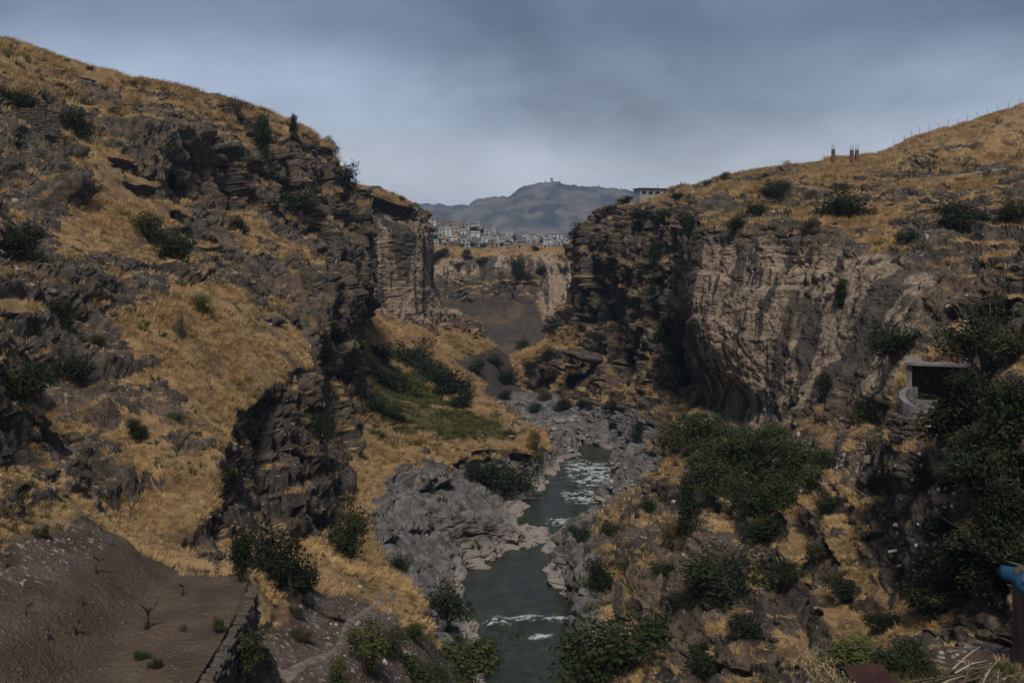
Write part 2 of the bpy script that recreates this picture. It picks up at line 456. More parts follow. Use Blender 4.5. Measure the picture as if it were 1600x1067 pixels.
def ridge_slices(line, Y, base, depth):
    R = []
    for px, py in line:
        zt = (HOR - py) / F * Y
        x = (px - 800) / F
        R.append((0, 'q', [(x * (Y - depth), Y - depth, base), (x * (Y - depth * .7), Y - depth * .7, base + (zt - base) * .22), (x * (Y - depth * .38), Y - depth * .38, base + (zt - base) * .5),
                           (x * (Y - depth * .14), Y - depth * .14, base + (zt - base) * .80), (x * Y, Y, zt), (x * Y, Y + depth * .3, base + (zt - base) * .7), (x * Y, Y + depth, base)], 'kkkkkkk'))
    return R


RIDGE1 = ridge_slices([(420, 350), (520, 343), (600, 338), (660, 332), (715, 327), (737, 322), (748, 317.5), (770, 315.5), (792, 312), (812, 302), (826, 295), (840, 292.5), (862, 291.5), (880, 293), (900, 297.5), (925, 299), (960, 301), (990, 304), (1040, 310), (1120, 322), (1250, 345)], 3000, -60, 900)
RIDGE2 = ridge_slices([(300, 330), (450, 324), (560, 322), (610, 323), (640, 321.5), (680, 321.5), (715, 322.5), (745, 325), (800, 333), (900, 345)], 4600, -60, 1000)


HILL = []
for px, py in ((1290, 266), (1340, 258), (1375, 244), (1400, 231), (1425, 217), (1460, 207), (1500, 196), (1550, 180), (1600, 165), (1680, 140), (1800, 110)):
    HILL.append((0, 'p', [(px, 285, 205), (px, 262, 222), (px, min(250, py + 20), 236), (px, (py + min(240, py + 14)) / 2, 262), (px, py, 285), (px, py + 6, 310), (px, py + 60, 380)], 'ggmgggg'))


# ------------------------------------------------------------------ materials
class MB:
    """small helper to write node materials"""
    def __init__(self, name, rough=0.95):
        self.m = bpy.data.materials.new(name)
        self.m.use_nodes = True
        self.nt = self.m.node_tree
        self.b = self.nt.nodes['Principled BSDF']
        self.b.inputs['Roughness'].default_value = rough
        try:
            self.b.inputs['Specular IOR Level'].default_value = 0.25
        except Exception:
            pass

    def n(self, t, **kw):
        x = self.nt.nodes.new(t)
        for k, v in kw.items():
            if k.startswith('i_'):
                key = k[2:]
                x.inputs[int(key) if key.isdigit() else key].default_value = v
            else:
                setattr(x, k, v)
        return x

    def l(self, a, b):
        self.nt.links.new(a, b)

    def math(self, op, a, b=None, c=None, clamp=False):
        x = self.nt.nodes.new('ShaderNodeMath')
        x.operation = op
        x.use_clamp = clamp
        for k, v in enumerate((a, b, c)):
            if v is None:
                continue
            if isinstance(v, (int, float)):
                x.inputs[k].default_value = v
            else:
                self.l(v, x.inputs[k])
        return x.outputs[0]

    def mix(self, fac, a, b):
        x = self.nt.nodes.new('ShaderNodeMix')
        x.data_type = 'RGBA'
        for sk, v in ((x.inputs[0], fac), (x.inputs[6], a), (x.inputs[7], b)):
            if isinstance(v, (int, float)):
                sk.default_value = v
            elif isinstance(v, tuple):
                sk.default_value = v + (1,) if len(v) == 3 else v
            else:
                self.l(v, sk)
        return x.outputs[2]

    def pos(self):
        return self.nt.nodes.new('ShaderNodeNewGeometry').outputs['Position']

    def scaled(self, vec, s):
        x = self.nt.nodes.new('ShaderNodeVectorMath')
        x.operation = 'MULTIPLY'
        self.l(vec, x.inputs[0])
        x.inputs[1].default_value = s
        return x.outputs[0]

    def noise(self, vec, scale, detail=4, rough=0.55, dist=0.0):
        x = self.n('ShaderNodeTexNoise', i_Scale=scale, i_Detail=detail, i_Roughness=rough, i_Distortion=dist)
        self.l(vec, x.inputs['Vector'])
        return x.outputs[0]

    def ramp(self, v, a, b):
        x = self.n('ShaderNodeMapRange')
        x.interpolation_type = 'SMOOTHSTEP'
        x.inputs[1].default_value = a
        x.inputs[2].default_value = b
        self.l(v, x.inputs[0])
        return x.outputs[0]

    def bump(self, h, strength, dist):
        x = self.n('ShaderNodeBump', i_Strength=strength, i_Distance=dist)
        self.l(h, x.inputs['Height'])
        self.l(x.outputs[0], self.b.inputs['Normal'])

    def color(self, c):
        if isinstance(c, tuple):
            self.b.inputs['Base Color'].default_value = c + (1,)
        else:
            self.l(c, self.b.inputs['Base Color'])
        return self.m


def ground_material():
    M = MB('gorge_ground', 0.97)
    p = M.pos()
    a1 = M.n('ShaderNodeAttribute', attribute_name='cover')
    a2 = M.n('ShaderNodeAttribute', attribute_name='stone')
    s1 = M.n('ShaderNodeSeparateColor')
    s2 = M.n('ShaderNodeSeparateColor')
    M.l(a1.outputs['Color'], s1.inputs[0])
    M.l(a2.outputs['Color'], s2.inputs[0])
    grass, green, dirt = s1.outputs
    tan, pale, scree = s2.outputs
    talus = a2.outputs['Alpha']
    nb = M.noise(p, 0.10, 5, 0.6)
    nm = M.noise(p, 0.55, 5, 0.6)
    nf = M.noise(p, 3.0, 4, 0.65)
    streak = M.noise(M.scaled(p, (1.0, 1.0, 0.05)), 0.55, 4, 0.6, 0.25)
    streak2 = M.noise(M.scaled(p, (1.0, 1.0, 0.10)), 0.16, 3, 0.5, 0.2)
    bedn = M.noise(M.scaled(p, (0.12, 0.12, 1.0)), 1.1, 5, 0.6, 0.4)
    # dark weathered limestone
    rock = M.mix(M.ramp(nm, 0.35, 0.68), (0.056, 0.046, 0.037), (0.140, 0.112, 0.086))
    rock = M.mix(M.math('MULTIPLY', M.ramp(nb, 0.46, 0.66), 0.75), rock, (0.19, 0.128, 0.082))
    rock = M.mix(M.math('MULTIPLY', M.ramp(bedn, 0.52, 0.7), 0.5), rock, (0.18, 0.142, 0.108))
    rock = M.mix(M.math('MULTIPLY', M.ramp(streak, 0.50, 0.66), 0.6), rock, (0.036, 0.031, 0.027))
    lich = M.math('MULTIPLY', M.ramp(nf, 0.57, 0.66), M.ramp(M.noise(p, 0.35, 3), 0.46, 0.60))
    rock = M.mix(M.math('MULTIPLY', lich, 0.75), rock, (0.40, 0.38, 0.36))
    rock = M.mix(M.math('MULTIPLY', M.math('SUBTRACT', 1.0, M.ramp(nf, 0.36, 0.50)), 0.45), rock, (0.022, 0.019, 0.016))
    # fresh tan faces with black water streaks
    tanc = M.mix(M.ramp(nm, 0.3, 0.7), (0.27, 0.20, 0.138), (0.47, 0.355, 0.25))
    tanc = M.mix(M.math('MULTIPLY', M.ramp(bedn, 0.5, 0.72), 0.45), tanc, (0.17, 0.125, 0.09))
    dk = M.math('MAXIMUM', M.ramp(streak, 0.54, 0.585), M.math('MULTIPLY', M.ramp(streak2, 0.545, 0.595), 0.9))
    fine = M.noise(M.scaled(p, (1.0, 1.0, 0.06)), 2.4, 3, 0.6)
    tanc = M.mix(M.math('MULTIPLY', M.ramp(fine, 0.52, 0.62), 0.45), tanc, (0.10, 0.085, 0.072))
    tanc = M.mix(M.math('MULTIPLY', dk, 0.88), tanc, (0.050, 0.046, 0.043))
    rock = M.mix(M.ramp(M.math('ADD', tan, M.math('MULTIPLY_ADD', nb, 0.7, -0.35)), 0.24, 0.50), rock, tanc)
    # pale river-worn limestone
    pc = M.mix(M.ramp(nm, 0.3, 0.7), (0.105, 0.096, 0.092), (0.255, 0.235, 0.225))
    pc = M.mix(M.math('MULTIPLY', M.ramp(streak, 0.5, 0.64), 0.6), pc, (0.075, 0.068, 0.065))
    pc = M.mix(M.math('MULTIPLY', M.math('SUBTRACT', 1.0, M.ramp(nf, 0.37, 0.48)), 0.6), pc, (0.055, 0.048, 0.044))
    sp = M.n('ShaderNodeSeparateXYZ')
    M.l(p, sp.inputs[0])
    zrel = M.math('ADD', sp.outputs[2], M.math('MULTIPLY', nm, 1.6))
    wash = M.math('SUBTRACT', 1.0, M.ramp(zrel, 6.0, 7.2))
    pc = M.mix(M.math('MULTIPLY', wash, 0.7), pc, (0.42, 0.36, 0.32))
    rock = M.mix(M.ramp(M.math('ADD', pale, M.math('MULTIPLY_ADD', nb, 0.5, -0.25)), 0.3, 0.6), rock, pc)
    # dry grass thatch
    gn = M.noise(M.scaled(p, (1, 1, 0.6)), 1.4, 5, 0.7, 0.6)
    gc = M.mix(M.ramp(gn, 0.3, 0.72), (0.20, 0.122, 0.055), (0.46, 0.305, 0.148))
    gc = M.mix(M.math('MULTIPLY', M.ramp(nb, 0.5, 0.68), 0.5), gc, (0.235, 0.14, 0.066))
    gc = M.mix(M.math('MULTIPLY', M.ramp(M.noise(p, 0.28, 4, 0.65), 0.52, 0.64), 0.8), gc, (0.115, 0.076, 0.046))
    grn = M.mix(M.ramp(nf, 0.35, 0.65), (0.035, 0.042, 0.014), (0.105, 0.105, 0.034))
    gc = M.mix(M.math('MULTIPLY', green, 0.85), gc, grn)
    edge = M.math('ADD', grass, M.math('MULTIPLY_ADD', nf, 0.5, -0.25))
    col = M.mix(M.ramp(edge, 0.38, 0.62), rock, gc)
    # bare dirt, stony scree, dark talus
    dc = M.mix(M.ramp(nm, 0.3, 0.7), (0.090, 0.061, 0.041), (0.145, 0.103, 0.071))
    peb = M.n('ShaderNodeTexVoronoi', i_Scale=5.0)
    M.l(p, peb.inputs['Vector'])
    pb = M.math('MULTIPLY', M.math('SUBTRACT', 1.0, M.ramp(peb.outputs['Distance'], 0.16, 0.30)), M.ramp(nf, 0.5, 0.62))
    dc = M.mix(M.math('MULTIPLY', pb, 0.5), dc, (0.34, 0.30, 0.27))
    col = M.mix(M.ramp(M.math('ADD', dirt, M.math('MULTIPLY_ADD', nm, 0.3, -0.15)), 0.35, 0.6), col, dc)
    sc = M.mix(M.ramp(nm, 0.35, 0.65), (0.095, 0.056, 0.038), (0.15, 0.118, 0.098))
    sc = M.mix(M.ramp(nf, 0.56, 0.64), sc, (0.40, 0.37, 0.35))
    col = M.mix(M.ramp(M.math('ADD', scree, M.math('MULTIPLY_ADD', nm, 0.4, -0.2)), 0.35, 0.6), col, sc)
    tc = M.mix(M.ramp(nm, 0.3, 0.7), (0.050, 0.042, 0.037), (0.10, 0.078, 0.062))
    tc = M.mix(M.math('MULTIPLY', M.ramp(M.noise(p, 0.09, 5), 0.52, 0.66), 0.4), tc, (0.20, 0.125, 0.065))
    col = M.mix(M.ramp(M.math('ADD', talus, M.math('MULTIPLY_ADD', nm, 0.3, -0.15)), 0.35, 0.6), col, tc)
    h = M.math('ADD', M.math('MULTIPLY', nf, 0.6), M.math('MULTIPLY', M.noise(p, 9.0, 3), 0.4))
    M.bump(h, 1.0, 0.40)
    return M.color(col)


GROUND = ground_material()


def simple(name, c1, c2=None, scale=1.0, rough=0.9, bump=0.0, metallic=0.0, stretch=(1, 1, 1)):
    M = MB(name, rough)
    if c2 is None:
        M.color(c1)
    else:
        tc = M.n('ShaderNodeTexCoord').outputs['Object']
        v = M.scaled(tc, stretch)
        n = M.noise(v, scale, 5, 0.6)
        M.color(M.mix(M.ramp(n, 0.32, 0.68), c1, c2))
        if bump:
            M.bump(n, bump, 0.05)
    M.b.inputs['Metallic'].default_value = metallic
    return M.m


def leaf_material(name, c1, c2, trans=0.25):
    M = MB(name, 0.7)
    info = M.n('ShaderNodeObjectInfo')
    geo = M.n('ShaderNodeNewGeometry')
    f = M.math('ADD', M.math('MULTIPLY', info.outputs['Random'], 0.45), M.math('MULTIPLY', geo.outputs['Random Per Island'], 0.55))
    col = M.mix(f, c1, c2)
    M.color(col)
    tr = M.n('ShaderNodeBsdfTranslucent')
    M.l(col, tr.inputs[0])
    mx = M.n('ShaderNodeMixShader', i_0=trans)
    M.l(M.b.outputs[0], mx.inputs[1])
    M.l(tr.outputs[0], mx.inputs[2])
    M.l(mx.outputs[0], M.nt.nodes['Material Output'].inputs[0])
    return M.m


# ------------------------------------------------------------------ the large ground
BUMPS_L = ((500, 470, 148, 9, 14, 3.0), (520, 330, 168, 8, 10, 2.5), (330, 700, 62, 6, 3, 1.0), (500, 600, 140, 7, 4, -4.0), (120, 270, 112, 5, 5, 2.0))
BUMPS_R = ((1180, 470, 122, 14, 10, 3.0), (1150, 620, 128, 16, 3.5, -3.0), (1400, 940, 56, 6, 4, -2.5), (1090, 330, 150, 6, 6, 2.0))
SL = make_sheet('left_gorge_side', LEFT, 620, 700, 1, bumps=BUMPS_L, beds=0.55)
SR = make_sheet('right_gorge_side', RIGHT, 620, 700, -1, dip=(0.10, -0.03), bumps=BUMPS_R)
SF = make_sheet('far_gorge_side', FAR, 260, 200, 1, rough=0.55, bed=4.2)
SN = make_sheet('near_bank', NEAR, 160, 120, 1, rough=0.6)
SH = make_sheet('right_hill', HILL, 140, 110, 1, rough=0.4)
S1 = make_sheet('mountain', RIDGE1, 200, 90, 1)
S2 = make_sheet('mountain_ridge', RIDGE2, 100, 60, 1)


def craggy(S, scale, amp):
    n = 1 - np.abs(fbm(S.P, scale, 5, 2.0)) * 1.6
    S.P[..., 2] += n * amp * sstep(-20, 60, S.P[..., 2] - CZ + 40)
    return S


def mountain_material():
    M = MB('mountain_rock', 1.0)
    p = M.pos()
    n = M.noise(M.scaled(p, (1, 1, 2.2)), 0.012, 7, 0.62, 0.5)
    M.color(M.mix(M.ramp(n, 0.36, 0.64), (0.055, 0.058, 0.055), (0.20, 0.165, 0.13)))
    return M.m


MOUNT = mountain_material()
GROUND_SHEETS = [SL, SR, SF, SN, SH]
OB = {}
for S in GROUND_SHEETS:
    OB[S.name] = sheet_mesh(S, GROUND)
for S in (S1, S2):
    craggy(S, 70.0, 16.0)
    OB[S.name] = sheet_mesh(S, MOUNT)


def plain_plane(name, z, mat, size=12000):
    me = bpy.data.meshes.new(name)
    me.from_pydata([(-size, -200, z), (size, -200, z), (size, size, z), (-size, size, z)], [], [(0, 1, 2, 3)])
    me.materials.append(mat)
    o = bpy.data.objects.new(name, me)
    o['kind'] = 'structure'
    COL.objects.link(o)
    return o


plain_plane('ground', CZ - 41.5, MOUNT)

# river: a sheet that falls gently towards the camera, with real ripples and standing waves
RIV = [(30, -36.9), (62, -36.4), (90, -36.05), (113, -35.7), (140, -35.3), (160, -35.0), (190, -34.4), (243, -33.6), (330, -32.5)]
FOAM = [(930, 742, 16, 7), (905, 728, 9, 4), (960, 756, 9, 4), (835, 967, 15, 2.4), (778, 972, 8, 3.2), (842, 994, 9, 1.8), (880, 965, 8, 1.6), (878, 815, 10, 2.5), (915, 775, 14, 4)]


def river_mesh():
    Y = np.concatenate([np.linspace(32, 80, 60), np.linspace(80.3, 190, 420), np.linspace(190.5, 200, 20)])
    Xo = np.linspace(-16, 34, 260)
    X, YY = np.meshgrid(Xo, Y)
    Z = np.interp(YY, [r[0] for r in RIV], [r[1] for r in RIV]) + CZ
    P = np.stack([X, YY, Z], -1).astype(np.float32)
    foam = np.zeros_like(Z)
    for px, py, rx, ry in FOAM:
        Yf = 90.0
        for _ in range(6):
            Yf = -np.interp(Yf, [r[0] for r in RIV], [r[1] for r in RIV]) * F / (py - HOR)
        cx = (px - 800) / F * Yf
        rX, rY = rx / F * Yf * 2.2, ry * Yf * Yf / F / 35.0 * 2.2
        foam = np.maximum(foam, np.exp(-(((X - cx) / rX) ** 2 + ((YY - Yf) / rY) ** 2)))
    rip = vnoise(P, (1.6, 0.9, 1), 3) * 0.05 + vnoise(P, (0.6, 0.4, 1), 9) * 0.022
    wave = fbm(P, (2.2, 1.1, 1), 3, 12.0)
    P[..., 2] += rip + foam * (0.30 * wave + 0.12)
    fm = np.clip(sstep(0.34, 0.85, foam ** 0.6 * (0.55 + 1.05 * fbm(P, (1.3, 0.34, 1), 4, 33.0, 0.75))), 0, 1)
    ny, nx = X.shape
    idx = np.arange(nx * ny).reshape(ny, nx)
    q = np.stack([idx[:-1, :-1], idx[:-1, 1:], idx[1:, 1:], idx[1:, :-1]], -1).reshape(-1, 4)
    me = bpy.data.meshes.new('river')
    me.from_pydata(P.reshape(-1, 3).tolist(), [], q.tolist())
    me.polygons.foreach_set('use_smooth', np.ones(len(q), dtype=bool))
    at = me.attributes.new('foam', 'FLOAT', 'POINT')
    at.data.foreach_set('value', fm.reshape(-1).astype(np.float32))
    M = MB('river_water', 0.12)
    a = M.n('ShaderNodeAttribute', attribute_name='foam')
    p = M.pos()
    n = M.noise(M.scaled(p, (1, 0.35, 1)), 0.7, 4, 0.6)
    base = M.mix(M.ramp(n, 0.3, 0.7), (0.022, 0.027, 0.017), (0.042, 0.048, 0.031))
    M.color(M.mix(a.outputs['Fac'], base, (0.50, 0.55, 0.56)))
    M.l(M.math('MULTIPLY_ADD', a.outputs['Fac'], 0.6, 0.16), M.b.inputs['Roughness'])
    M.b.inputs['Specular IOR Level'].default_value = 0.14
    h = M.noise(M.scaled(p, (1, 0.6, 1)), 2.2, 4, 0.6)
    M.bump(h, 0.5, 0.12)
    me.materials.append(M.m)
    o = bpy.data.objects.new('river', me)
    o['kind'] = 'structure'
    COL.objects.link(o)


river_mesh()

# air: one closed box of thin haze around everything but the sky
def haze_box():
    x0, x1, y0, y1, z0, z1 = -5000, 5000, -120, 5800, CZ - 42.6, CZ + 236
    v = [(x, y, z) for z in (z0, z1) for y in (y0, y1) for x in (x0, x1)]
    f = [(0, 2, 3, 1), (4, 5, 7, 6), (0, 1, 5, 4), (2, 6, 7, 3), (0, 4, 6, 2), (1, 3, 7, 5)]
    me = bpy.data.meshes.new('haze')
    me.from_pydata(v, [], f)
    m = bpy.data.materials.new('haze_air')
    m.use_nodes = True
    nt = m.node_tree
    nt.nodes.remove(nt.nodes['Principled BSDF'])
    pv = nt.nodes.new('ShaderNodeVolumePrincipled')
    pv.inputs['Color'].default_value = (0.42, 0.66, 1.0, 1)
    pv.inputs['Density'].default_value = HAZE_D
    pv.inputs['Anisotropy'].default_value = 0.1
    nt.links.new(pv.outputs[0], nt.nodes['Material Output'].inputs['Volume'])
    me.materials.append(m)
    o = bpy.data.objects.new('haze', me)
    o['kind'] = 'stuff'
    COL.objects.link(o)


HAZE_D = 0.00016
haze_box()

# ------------------------------------------------------------------ finding the ground
bpy.context.view_layer.update()
from mathutils.bvhtree import BVHTree


def bvh_of(S, step):
    P = S.P[::step, ::step]
    nu, nv = P.shape[:2]
    idx = np.arange(nu * nv).reshape(nu, nv)
    q = np.stack([idx[:-1, :-1], idx[1:, :-1], idx[1:, 1:], idx[:-1, 1:]], -1).reshape(-1, 4)
    return BVHTree.FromPolygons(P.reshape(-1, 3).tolist(), q.tolist())


BV = [bvh_of(SL, 2), bvh_of(SR, 2), bvh_of(SF, 1), bvh_of(SN, 1), bvh_of(SH, 1)]


def ground_at(px, py, ymin=8.0):
    """where the sight line through a photograph point meets the ground"""
    d = Vector(((px - 800) / F, 1.0, (HOR - py) / F)).normalized()
    best = None
    for b in BV:
        o = Vector((0, 0, CZ)) + d * ymin
        h = b.ray_cast(o, d)
        if h[0] is not None and (best is None or h[0].y < best[0].y):
            best = (h[0], h[1])
    return best


def drop(x, y, z=CZ + 120):
    """highest ground under a plan position"""
    best = None
    for b in BV:
        h = b.ray_cast(Vector((x, y, z)), Vector((0, 0, -1)))
        if h[0] is not None and (best is None or h[0].z > best.z):
            best = h[0]
    return best


# ------------------------------------------------------------------ dry grass (stuff)
def tuft_mesh(name, seed, blades, height, spread, lean, width, mat):
    r = np.random.default_rng(seed)
    v, f = [], []
    for k in range(blades):
        a = r.uniform(0, 2 * math.pi)
        rad = spread * math.sqrt(r.uniform())
        bx, by = math.cos(a) * rad, math.sin(a) * rad
        h = height * r.uniform(0.55, 1.15)
        dx = math.cos(a) * 0.35 + lean * r.uniform(0.5, 1.3)
        dy = math.sin(a) * 0.35 + r.uniform(-0.3, 0.3)
        wa = r.uniform(0, math.pi)
        wx, wy = math.cos(wa) * width, math.sin(wa) * width
        i = len(v)
        m = 0.5
        v += [(bx - wx, by - wy, -0.06), (bx + wx, by + wy, -0.06),
              (bx + dx * h * 0.32 - wx * .8, by + dy * h * 0.32 - wy * .8, h * 0.62), (bx + dx * h * 0.32 + wx * .8, by + dy * h * 0.32 + wy * .8, h * 0.62),
              (bx + dx * h * 0.95, by + dy * h * 0.95, h * (0.95 - 0.35 * min(1, abs(dx))))]
        f += [(i, i + 1, i + 3, i + 2), (i + 2, i + 3, i + 4)]
    me = bpy.data.meshes.new(name)
    me.from_pydata(v, [], f)
    me.materials.append(mat)
    return me


def scatter(name, coll, pts, rots, scl, pick, parent=None):
    """one stuff object: instances of a collection's members on points"""
    me = bpy.data.meshes.new(name)
    me.vertices.add(len(pts))
    me.vertices.foreach_set('co', np.asarray(pts, np.float32).reshape(-1))
    for an, ty, dat, key in (('rot', 'FLOAT_VECTOR', rots, 'vector'), ('scl', 'FLOAT_VECTOR', scl, 'vector'), ('pick', 'INT', pick, 'value')):
        at = me.attributes.new(an, ty, 'POINT')
        at.data.foreach_set(key, np.asarray(dat, np.int32 if ty == 'INT' else np.float32).reshape(-1))
    o = bpy.data.objects.new(name, me)
    o['kind'] = 'stuff'
    COL.objects.link(o)
    ng = bpy.data.node_groups.new(name + '_nodes', 'GeometryNodeTree')
    ng.interface.new_socket('Geometry', in_out='INPUT', socket_type='NodeSocketGeometry')
    ng.interface.new_socket('Geometry', in_out='OUTPUT', socket_type='NodeSocketGeometry')
    N, L = ng.nodes, ng.links
    gi, go = N.new('NodeGroupInput'), N.new('NodeGroupOutput')
    m2p = N.new('GeometryNodeMeshToPoints')
    iop = N.new('GeometryNodeInstanceOnPoints')
    ci = N.new('GeometryNodeCollectionInfo')
    ci.inputs['Collection'].default_value = coll
    ci.inputs['Separate Children'].default_value = True
    ci.inputs['Reset Children'].default_value = True
    def att(n, ty):
        a = N.new('GeometryNodeInputNamedAttribute')
        a.data_type = ty
        a.inputs['Name'].default_value = n
        return a.outputs['Attribute']
    L.new(gi.outputs[0], m2p.inputs['Mesh'])
    L.new(m2p.outputs[0], iop.inputs['Points'])
    L.new(ci.outputs[0], iop.inputs['Instance'])
    iop.inputs['Pick Instance'].default_value = True
    L.new(att('pick', 'INT'), iop.inputs['Instance Index'])
    e2r = N.new('FunctionNodeEulerToRotation')
    L.new(att('rot', 'FLOAT_VECTOR'), e2r.inputs[0])
    L.new(e2r.outputs[0], iop.inputs['Rotation'])
    L.new(att('scl', 'FLOAT_VECTOR'), iop.inputs['Scale'])
    L.new(iop.outputs[0], go.inputs[0])
    md = o.modifiers.new('scatter', 'NODES')
    md.node_group = ng
    return o


def proto_collection(name, meshes):
    c = bpy.data.collections.new(name)
    for i, me in enumerate(meshes):
        c.objects.link(bpy.data.objects.new('%s_%02d' % (name, i), me))
    return c


def sample_sheet(S, weight, total, r):
    """random points on a sheet, as many per cell as its area times weight asks for"""
    P = S.P
    a = np.linalg.norm(np.cross(P[1:, :-1] - P[:-1, :-1], P[:-1, 1:] - P[:-1, :-1]), axis=-1)
    px, py = project(P[:-1, :-1])
    vis = (px > -200) & (px < 1800) & (py > 0) & (py < 1200)
    wgt = (a * weight[:-1, :-1] * vis).astype(np.float64)
    s = wgt.sum()
    n = r.poisson(np.minimum(wgt * min(1.0, total / max(s, 1e-6)), 30))
    ii, jj = np.nonzero(n)
    rep = n[ii, jj]
    ii, jj = np.repeat(ii, rep), np.repeat(jj, rep)
    u, v = r.random(len(ii))[:, None], r.random(len(ii))[:, None]
    p = P[ii, jj] * (1 - u) * (1 - v) + P[ii + 1, jj] * u * (1 - v) + P[ii, jj + 1] * (1 - u) * v + P[ii + 1, jj + 1] * u * v
    return p, S.N[ii, jj], ii, jj


def grass_all():
    r = np.random.default_rng(8)
    def gm(name, c1, c2, c3, c4):
        M = MB(name, 0.8)
        info = M.n('ShaderNodeObjectInfo')
        p = M.noise(M.pos(), 0.13, 3, 0.5)
        f = M.math('ADD', M.math('MULTIPLY', info.outputs['Random'], 0.6), M.math('MULTIPLY_ADD', p, 1.2, -0.4), clamp=True)
        c = M.mix(f, c1, c2)
        big = M.noise(M.pos(), 0.045, 4, 0.6)
        mid = M.noise(M.pos(), 0.31, 3, 0.6)
        c = M.mix(M.math('MULTIPLY', M.ramp(big, 0.52, 0.68), 0.55), c, c3)
        c = M.mix(M.math('MULTIPLY', M.ramp(mid, 0.58, 0.72), 0.6), c, c4)
        M.color(c)
        return M.m
    straw = gm('straw', (0.26, 0.16, 0.068), (0.74, 0.51, 0.245), (0.27, 0.19, 0.105), (0.185, 0.125, 0.052))
    weed = gm('green_weed', (0.04, 0.05, 0.016), (0.13, 0.125, 0.04), (0.10, 0.085, 0.03), (0.06, 0.065, 0.02))
    dry = proto_collection('straw_tuft', [tuft_mesh('straw_tuft', 40 + k, 26, 0.48, 0.26, 0.55, 0.012, straw) for k in range(5)])
    grn = proto_collection('weed_tuft', [tuft_mesh('weed_tuft', 60 + k, 24, 0.34, 0.28, 0.2, 0.028, weed) for k in range(4)])
    sets = {0: [], 1: []}
    for S, total in ((SL, 120000), (SR, 90000), (SN, 4000), (SH, 12000), (SF, 3000)):
        Y = S.P[..., 1]
        dens = 7.5 * np.clip(62.0 / np.maximum(Y, 16), 0.16, 2.2)
        patch = np.clip(0.50 + 1.35 * fbm(S.P, 3.6, 3, 14.0), 0.02, 1.6)
        for kind, m in ((0, S.grass * (1 - S.green)), (1, S.grass * S.green)):
            p, n, ii, jj = sample_sheet(S, m * dens * patch, total, r)
            sets[kind].append((p, n))
    for S, total in ((SL, 2600), (SR, 2600), (SH, 300)):
        clump = np.clip(vnoise(S.P, 6.0, 52.0) * 2.2 - 0.5, 0, 1) + 0.08
        p, n, ii, jj = sample_sheet(S, np.clip(S.grass + 0.3 * S.rk, 0, 1) * clump * 3.0 * np.clip(62.0 / np.maximum(S.P[..., 1], 16), 0.16, 1.5), total, r)
        sets[1].append((p, n))
    for kind, name, coll, npro in ((0, 'dry_grass', dry, 5), (1, 'green_grass', grn, 4)):
        p = np.concatenate([a for a, b in sets[kind]])
        n = np.concatenate([b for a, b in sets[kind]])
        k = len(p)
        if k == 0:
            continue
        az = np.arctan2(n[:, 1], n[:, 0]) + r.normal(0, 0.55, k)
        tilt = np.clip(1 - n[:, 2], 0, 0.6) * 0.9
        rot = np.stack([r.normal(0, 0.1, k), tilt + r.normal(0, 0.12, k), az], -1)
        far = np.clip(p[:, 1] / 78.0, 0.38, 2.1)
        hv = 0.95 + 0.4 * vnoise(p.astype(np.float32), 5.0, 8.0)
        sc = (r.uniform(0.5, 1.35, k) * far * hv)[:, None] * np.array([1, 1, 0.92])
        scatter(name, coll, p, rot, sc, r.integers(0, npro, k))
        print(name, k)


grass_all()


# ------------------------------------------------------------------ object helpers
def tag(o, label, cat, group=None):
    o['label'] = label
    o['category'] = cat
    o['kind'] = 'thing'
    if group:
        o['group'] = group
    return o


def empty(name, loc, rz=0.0):
    o = bpy.data.objects.new(name, None)
    o.empty_display_size = 0.3
    o.location = loc
    o.rotation_euler = (0, 0, rz)
    COL.objects.link(o)
    return o


def mesh_obj(name, verts, faces, mat, parent=None, smooth=False):
    me = bpy.data.meshes.new(name)
    me.from_pydata([tuple(map(float, v)) for v in verts], [], faces)
    me.materials.append(mat)
    if smooth:
        me.polygons.foreach_set('use_smooth', np.ones(len(faces), dtype=bool))
    me.update()
    return link(name, me, parent)


def link(name, me, parent=None, loc=None, rot=None, scale=None):
    o = bpy.data.objects.new(name, me)
    COL.objects.link(o)
    if parent is not None:
        o.parent = parent
    if loc is not None:
        o.location = loc
    if rot is not None:
        o.rotation_euler = rot
    if scale is not None:
        o.scale = scale
    return o


def box_vf(x0, x1, y0, y1, z0, z1, jit=0.0, r=None):
    v = [(x, y, z) for z in (z0, z1) for y in (y0, y1) for x in (x0, x1)]
    if jit:
        v = [tuple(c + r.uniform(-jit, jit) for c in p) for p in v]
    return v, [(0, 2, 3, 1), (4, 5, 7, 6), (0, 1, 5, 4), (2, 6, 7, 3), (0, 4, 6, 2), (1, 3, 7, 5)]


def box(name, x0, x1, y0, y1, z0, z1, mat, parent=None, bevel=0.0):
    v, f = box_vf(x0, x1, y0, y1, z0, z1)
    o = mesh_obj(name, v, f, mat, parent)
    if bevel:
        bm = bmesh.new()
        bm.from_mesh(o.data)
        bmesh.ops.bevel(bm, geom=bm.edges[:], offset=bevel, segments=1, affect='EDGES')
        bm.to_mesh(o.data)
        bm.free()
    return o


